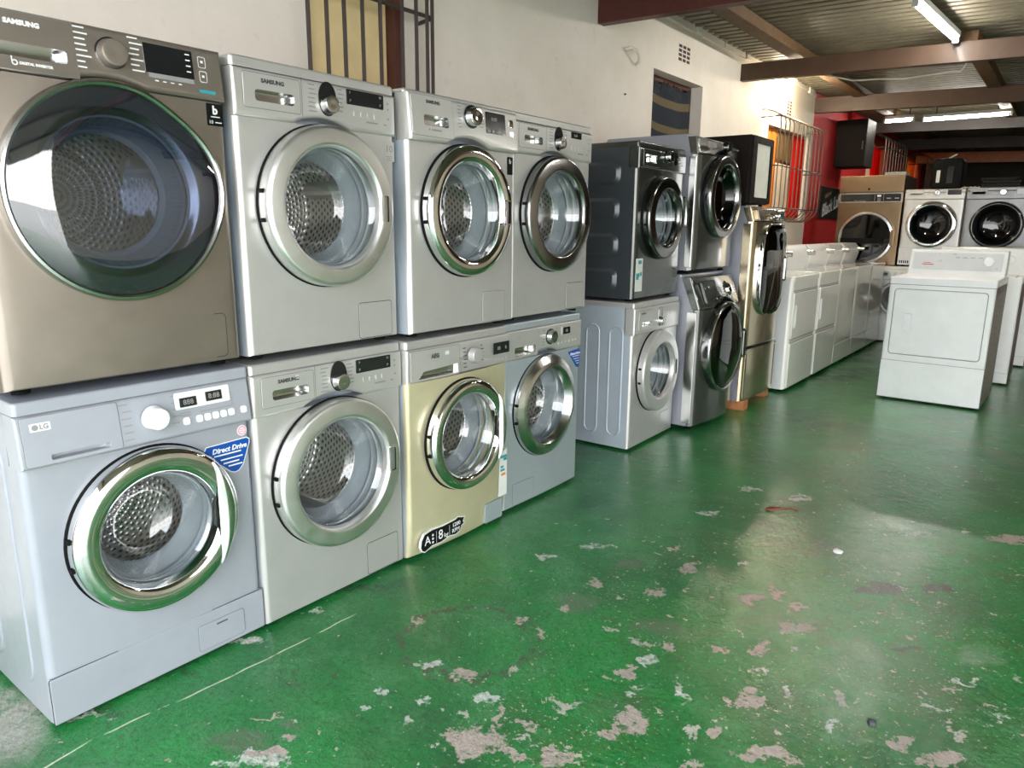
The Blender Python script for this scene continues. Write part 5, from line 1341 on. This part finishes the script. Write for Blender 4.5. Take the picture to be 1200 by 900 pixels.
    for k, (lb, dx) in enumerate((('lowest flat grey tray on the grey back-row machine', 0), ('middle flat grey tray on the grey back-row machine', .01), ('topmost flat grey tray on the grey back-row machine', -.01))):
        t = thing('tray', lb, 'tray', (1.17+dx, 8.75, 1.693+.033*k), 0, G2)
        b = bmesh.new(); L = [[(u, v, 0) for u, v in rrect(-.15, -.12, .15, .12, .02)], [(u, v, .03) for u, v in rrect(-.17, -.14, .17, .14, .02)], [(u, v, .03) for u, v in rrect(-.165, -.135, .165, .135, .02)], [(u, v, .004) for u, v in rrect(-.145, -.115, .145, .115, .02)]]
        vs = loops(b, L); cap(b, vs[0]); cap(b, vs[-1]); obj('tray_body', b, 'graphite', t)
        b = bmesh.new(); tube(b, [(-.165, -.142, .029), (.165, -.142, .029)], .004, 6); obj('rim', b, 'satin', t)
    b = bmesh.new(); box(b, -.11, -.1, 0, .11, .1, .045, bev=.006); o = obj('carton', b, 'grey_box'); o.location = (.16, 8.8, 1.846); setp(o, 'flat grey carton on top of the stainless machine', 'box')
    b = bmesh.new(); tube(b, [(.82+.02*i, 8.7+.02*math.sin(i*2), 1.696+.012*abs(math.sin(i*1.3))) for i in range(9)], .007, 6); setp(obj('crumpled_cable', b, 'wire_white', None, 60), 'pale crumpled cable on top between crate and trays', 'cable')

    # tube lights
    def tube_light(label, a, b_, hz=None, g='fluorescent tube lights on the ceiling'):
        a, b_ = Vector(a), Vector(b_); m = (a+b_)/2; L = (b_-a).length; rot = math.atan2(b_.y-a.y, b_.x-a.x)
        t = thing('tube_light', label, 'tube light', m, rot, g)
        b = bmesh.new(); box(b, -L/2, -.03, .02, L/2, .03, .038 if hz else .06, bev=.006); obj('batten', b, 'white_enamel', t)
        b = bmesh.new(); tube(b, [(-L/2+.03, 0, 0), (L/2-.03, 0, 0)], .015, 14); obj('lit_tube', b, 'tube', t)
        for s in (-1, 1):
            b = bmesh.new(); box(b, s*L/2-.012 if s > 0 else -L/2-.012, -.02, -.022, s*L/2+.012 if s > 0 else -L/2+.012, .02, .03, bev=.004); obj('end_cap', b, 'white_enamel', t)
        for s in (-.35, .35):
            b = bmesh.new(); tube(b, [(s*L, 0, .034), (s*L, 0, (hz or roof_z(m.x)+.02)-m.z)], .006, 6); obj('hanger', b, 'bar', t)
    tube_light('long bright tube light nearest on the ceiling', (.870, 4.85, 2.645), (.954, 6.03, 2.635))
    tube_light('tube light running across the ceiling near the back', (.16, 10.0, 2.60), (1.07, 10.0, 2.578))
    tube_light('short stretch of tube light left of the one near the back', (-.28, 10.02, 2.61), (.05, 10.02, 2.602))
    tube_light('unseen tube light added over the right-hand side of the aisle for brightness', (2.95, 5.0, 2.57), (3.0, 6.2, 2.57))  # out of view, added to brighten the fronts of the white row
    # loose cable under the beam
    b = bmesh.new(); pts = [(-.05, 6.22, 2.545), (.15, 6.5, 2.515), (.35, 6.5, 2.505), (.55, 6.5, 2.488), (.75, 6.5, 2.497), (.90, 6.5, 2.505), (.95, 6.5, 2.50), (.97, 6.49, 2.52), (.995, 6.48, 2.565), (1.0, 6.46, 2.66)]
    tube(b, pts, .006, 6); setp(obj('hanging_cable', b, 'wire_white', None, 60), 'white cable drooping below the ceiling beside the brown beam', 'cable')
    # scraps on the floor
    b = bmesh.new(); tube(b, [(.0, .0, .006), (-.035, -.03, .006), (-.045, -.055, .006), (-.02, -.06, .008), (.05, -.01, .02), (.08, .0, .012)], .005, 6); o = obj('wire_scrap', b, 'rust', None, 60); o.location = (.965, 2.65, 0); setp(o, 'bent rusty wire scrap lying on the green floor', 'wire')
    def lump(name, lb, cat, x, y, r, m, sq=.5):
        b = bmesh.new(); bmesh.ops.create_icosphere(b, subdivisions=2, radius=r)
        for v in b.verts: v.co *= random.uniform(.8, 1.15); v.co.z = max(-r*.3, v.co.z)*sq+r*.15
        zmin = min(v.co.z for v in b.verts)
        for v in b.verts: v.co.z -= zmin
        o = obj(name, b, m, None, 40); o.location = (x, y, 0); setp(o, lb, cat)
    lump('pebble', 'small dark pebble near the lower right of the floor', 'pebble', 1.623, 1.314, .012, 'stone', .9)
    lump('paper_scrap', 'crumpled white paper scrap on the floor beyond the rusty wire', 'paper', 1.291, 2.338, .02, 'paper', .4)

def lights():
    w = bpy.data.worlds.new('sky'); SC.world = w; w.use_nodes = True; nt = w.node_tree; nt.nodes.clear()
    out = nt.nodes.new('ShaderNodeOutputWorld'); bg = nt.nodes.new('ShaderNodeBackground'); bg.inputs[1].default_value = SKY
    tc = nt.nodes.new('ShaderNodeTexCoord'); sp = nt.nodes.new('ShaderNodeSeparateXYZ'); mr = nt.nodes.new('ShaderNodeMapRange'); mx = nt.nodes.new('ShaderNodeMix'); mx.data_type = 'RGBA'
    nt.links.new(tc.outputs['Generated'], sp.inputs[0]); nt.links.new(sp.outputs[2], mr.inputs[0]); mr.inputs[1].default_value = 0; mr.inputs[2].default_value = .7
    mx.inputs[6].default_value = (1.0, .985, .96, 1); mx.inputs[7].default_value = (.78, .88, 1.0, 1)
    nt.links.new(mr.outputs[0], mx.inputs[0]); nt.links.new(mx.outputs[2], bg.inputs[0]); nt.links.new(bg.outputs[0], out.inputs[0])
    def portal(name, loc, rot, sx, sy):
        l = bpy.data.lights.new(name, 'AREA'); l.shape = 'RECTANGLE'; l.size = sx; l.size_y = sy; l.cycles.is_portal = True
        o = bpy.data.objects.new(name, l); COL.objects.link(o); o.location = loc; o.rotation_euler = rot
    portal('daylight_opening_front', (2.7, -1.27, 1.35), (PI/2, 0, PI), 7.0, 2.9)
    portal('daylight_opening_side', (5.25, -.03, 1.35), (PI/2, 0, -PI/2), 2.4, 2.7)
    def point(name, loc, e, col, r=.05):
        l = bpy.data.lights.new(name, 'POINT'); l.energy = e; l.color = col; l.shadow_soft_size = r
        o = bpy.data.objects.new(name, l); COL.objects.link(o); o.location = loc
    point('wall_lamp_light', (-.52, 7.10, 2.60), LAMP, (1, .84, .6))
    point('room_light_behind_curtains', (-1.25, 7.5, 2.0), ROOM, (1, .82, .58), .12)
    point('room_light_behind_far_curtains', (-1.25, 11.9, 2.2), ROOM*.8, (1, .82, .6), .12)
    point('room_light_behind_last_curtains', (-1.25, 15.0, 2.2), ROOM*.8, (1, .82, .6), .12)

def camera():
    f, yaw, pitch, roll, cx, cy, cz = CAM
    fw = Vector((math.sin(yaw)*math.cos(pitch), math.cos(yaw)*math.cos(pitch), -math.sin(pitch)))
    r0 = Vector((math.cos(yaw), -math.sin(yaw), 0)); u0 = r0.cross(fw)
    r = r0*math.cos(roll)+u0*math.sin(roll); u = -r0*math.sin(roll)+u0*math.cos(roll)
    c = bpy.data.cameras.new('camera'); c.sensor_fit = 'HORIZONTAL'; c.sensor_width = 36; c.lens = f/1200*36; c.clip_start = .05; c.clip_end = 200
    o = bpy.data.objects.new('camera', c); COL.objects.link(o)
    m = Matrix((r, u, -fw)).transposed().to_4x4(); m.translation = (cx, cy, cz); o.matrix_world = m
    SC.camera = o

SKY = 4.5; LAMP = 36; ROOM = 9
CAM = (841.36207, -.65504850, .21594222, .00890962, 1.8722883, -.55693929, 1.25423684)
mats(); place_mats(); setting(); machines(); big_pair(); white_row(); back_row(); wall_things(); lights(); camera()
v = SC.view_settings
SC.display_settings.display_device = 'sRGB'
v.view_transform = 'Standard'; v.look = 'None'; v.gamma = 1; v.use_curve_mapping = False; v.exposure = 0.90
cy = SC.cycles
cy.max_bounces = 7; cy.diffuse_bounces = 3; cy.glossy_bounces = 4; cy.transmission_bounces = 4; cy.transparent_max_bounces = 10
cy.use_adaptive_sampling = True; cy.adaptive_threshold = .025
cy.sample_clamp_indirect = 6; cy.caustics_reflective = False; cy.caustics_refractive = False; cy.blur_glossy = .4
cy.use_denoising = True
try: cy.denoiser = 'OPENIMAGEDENOISE'
except Exception: pass
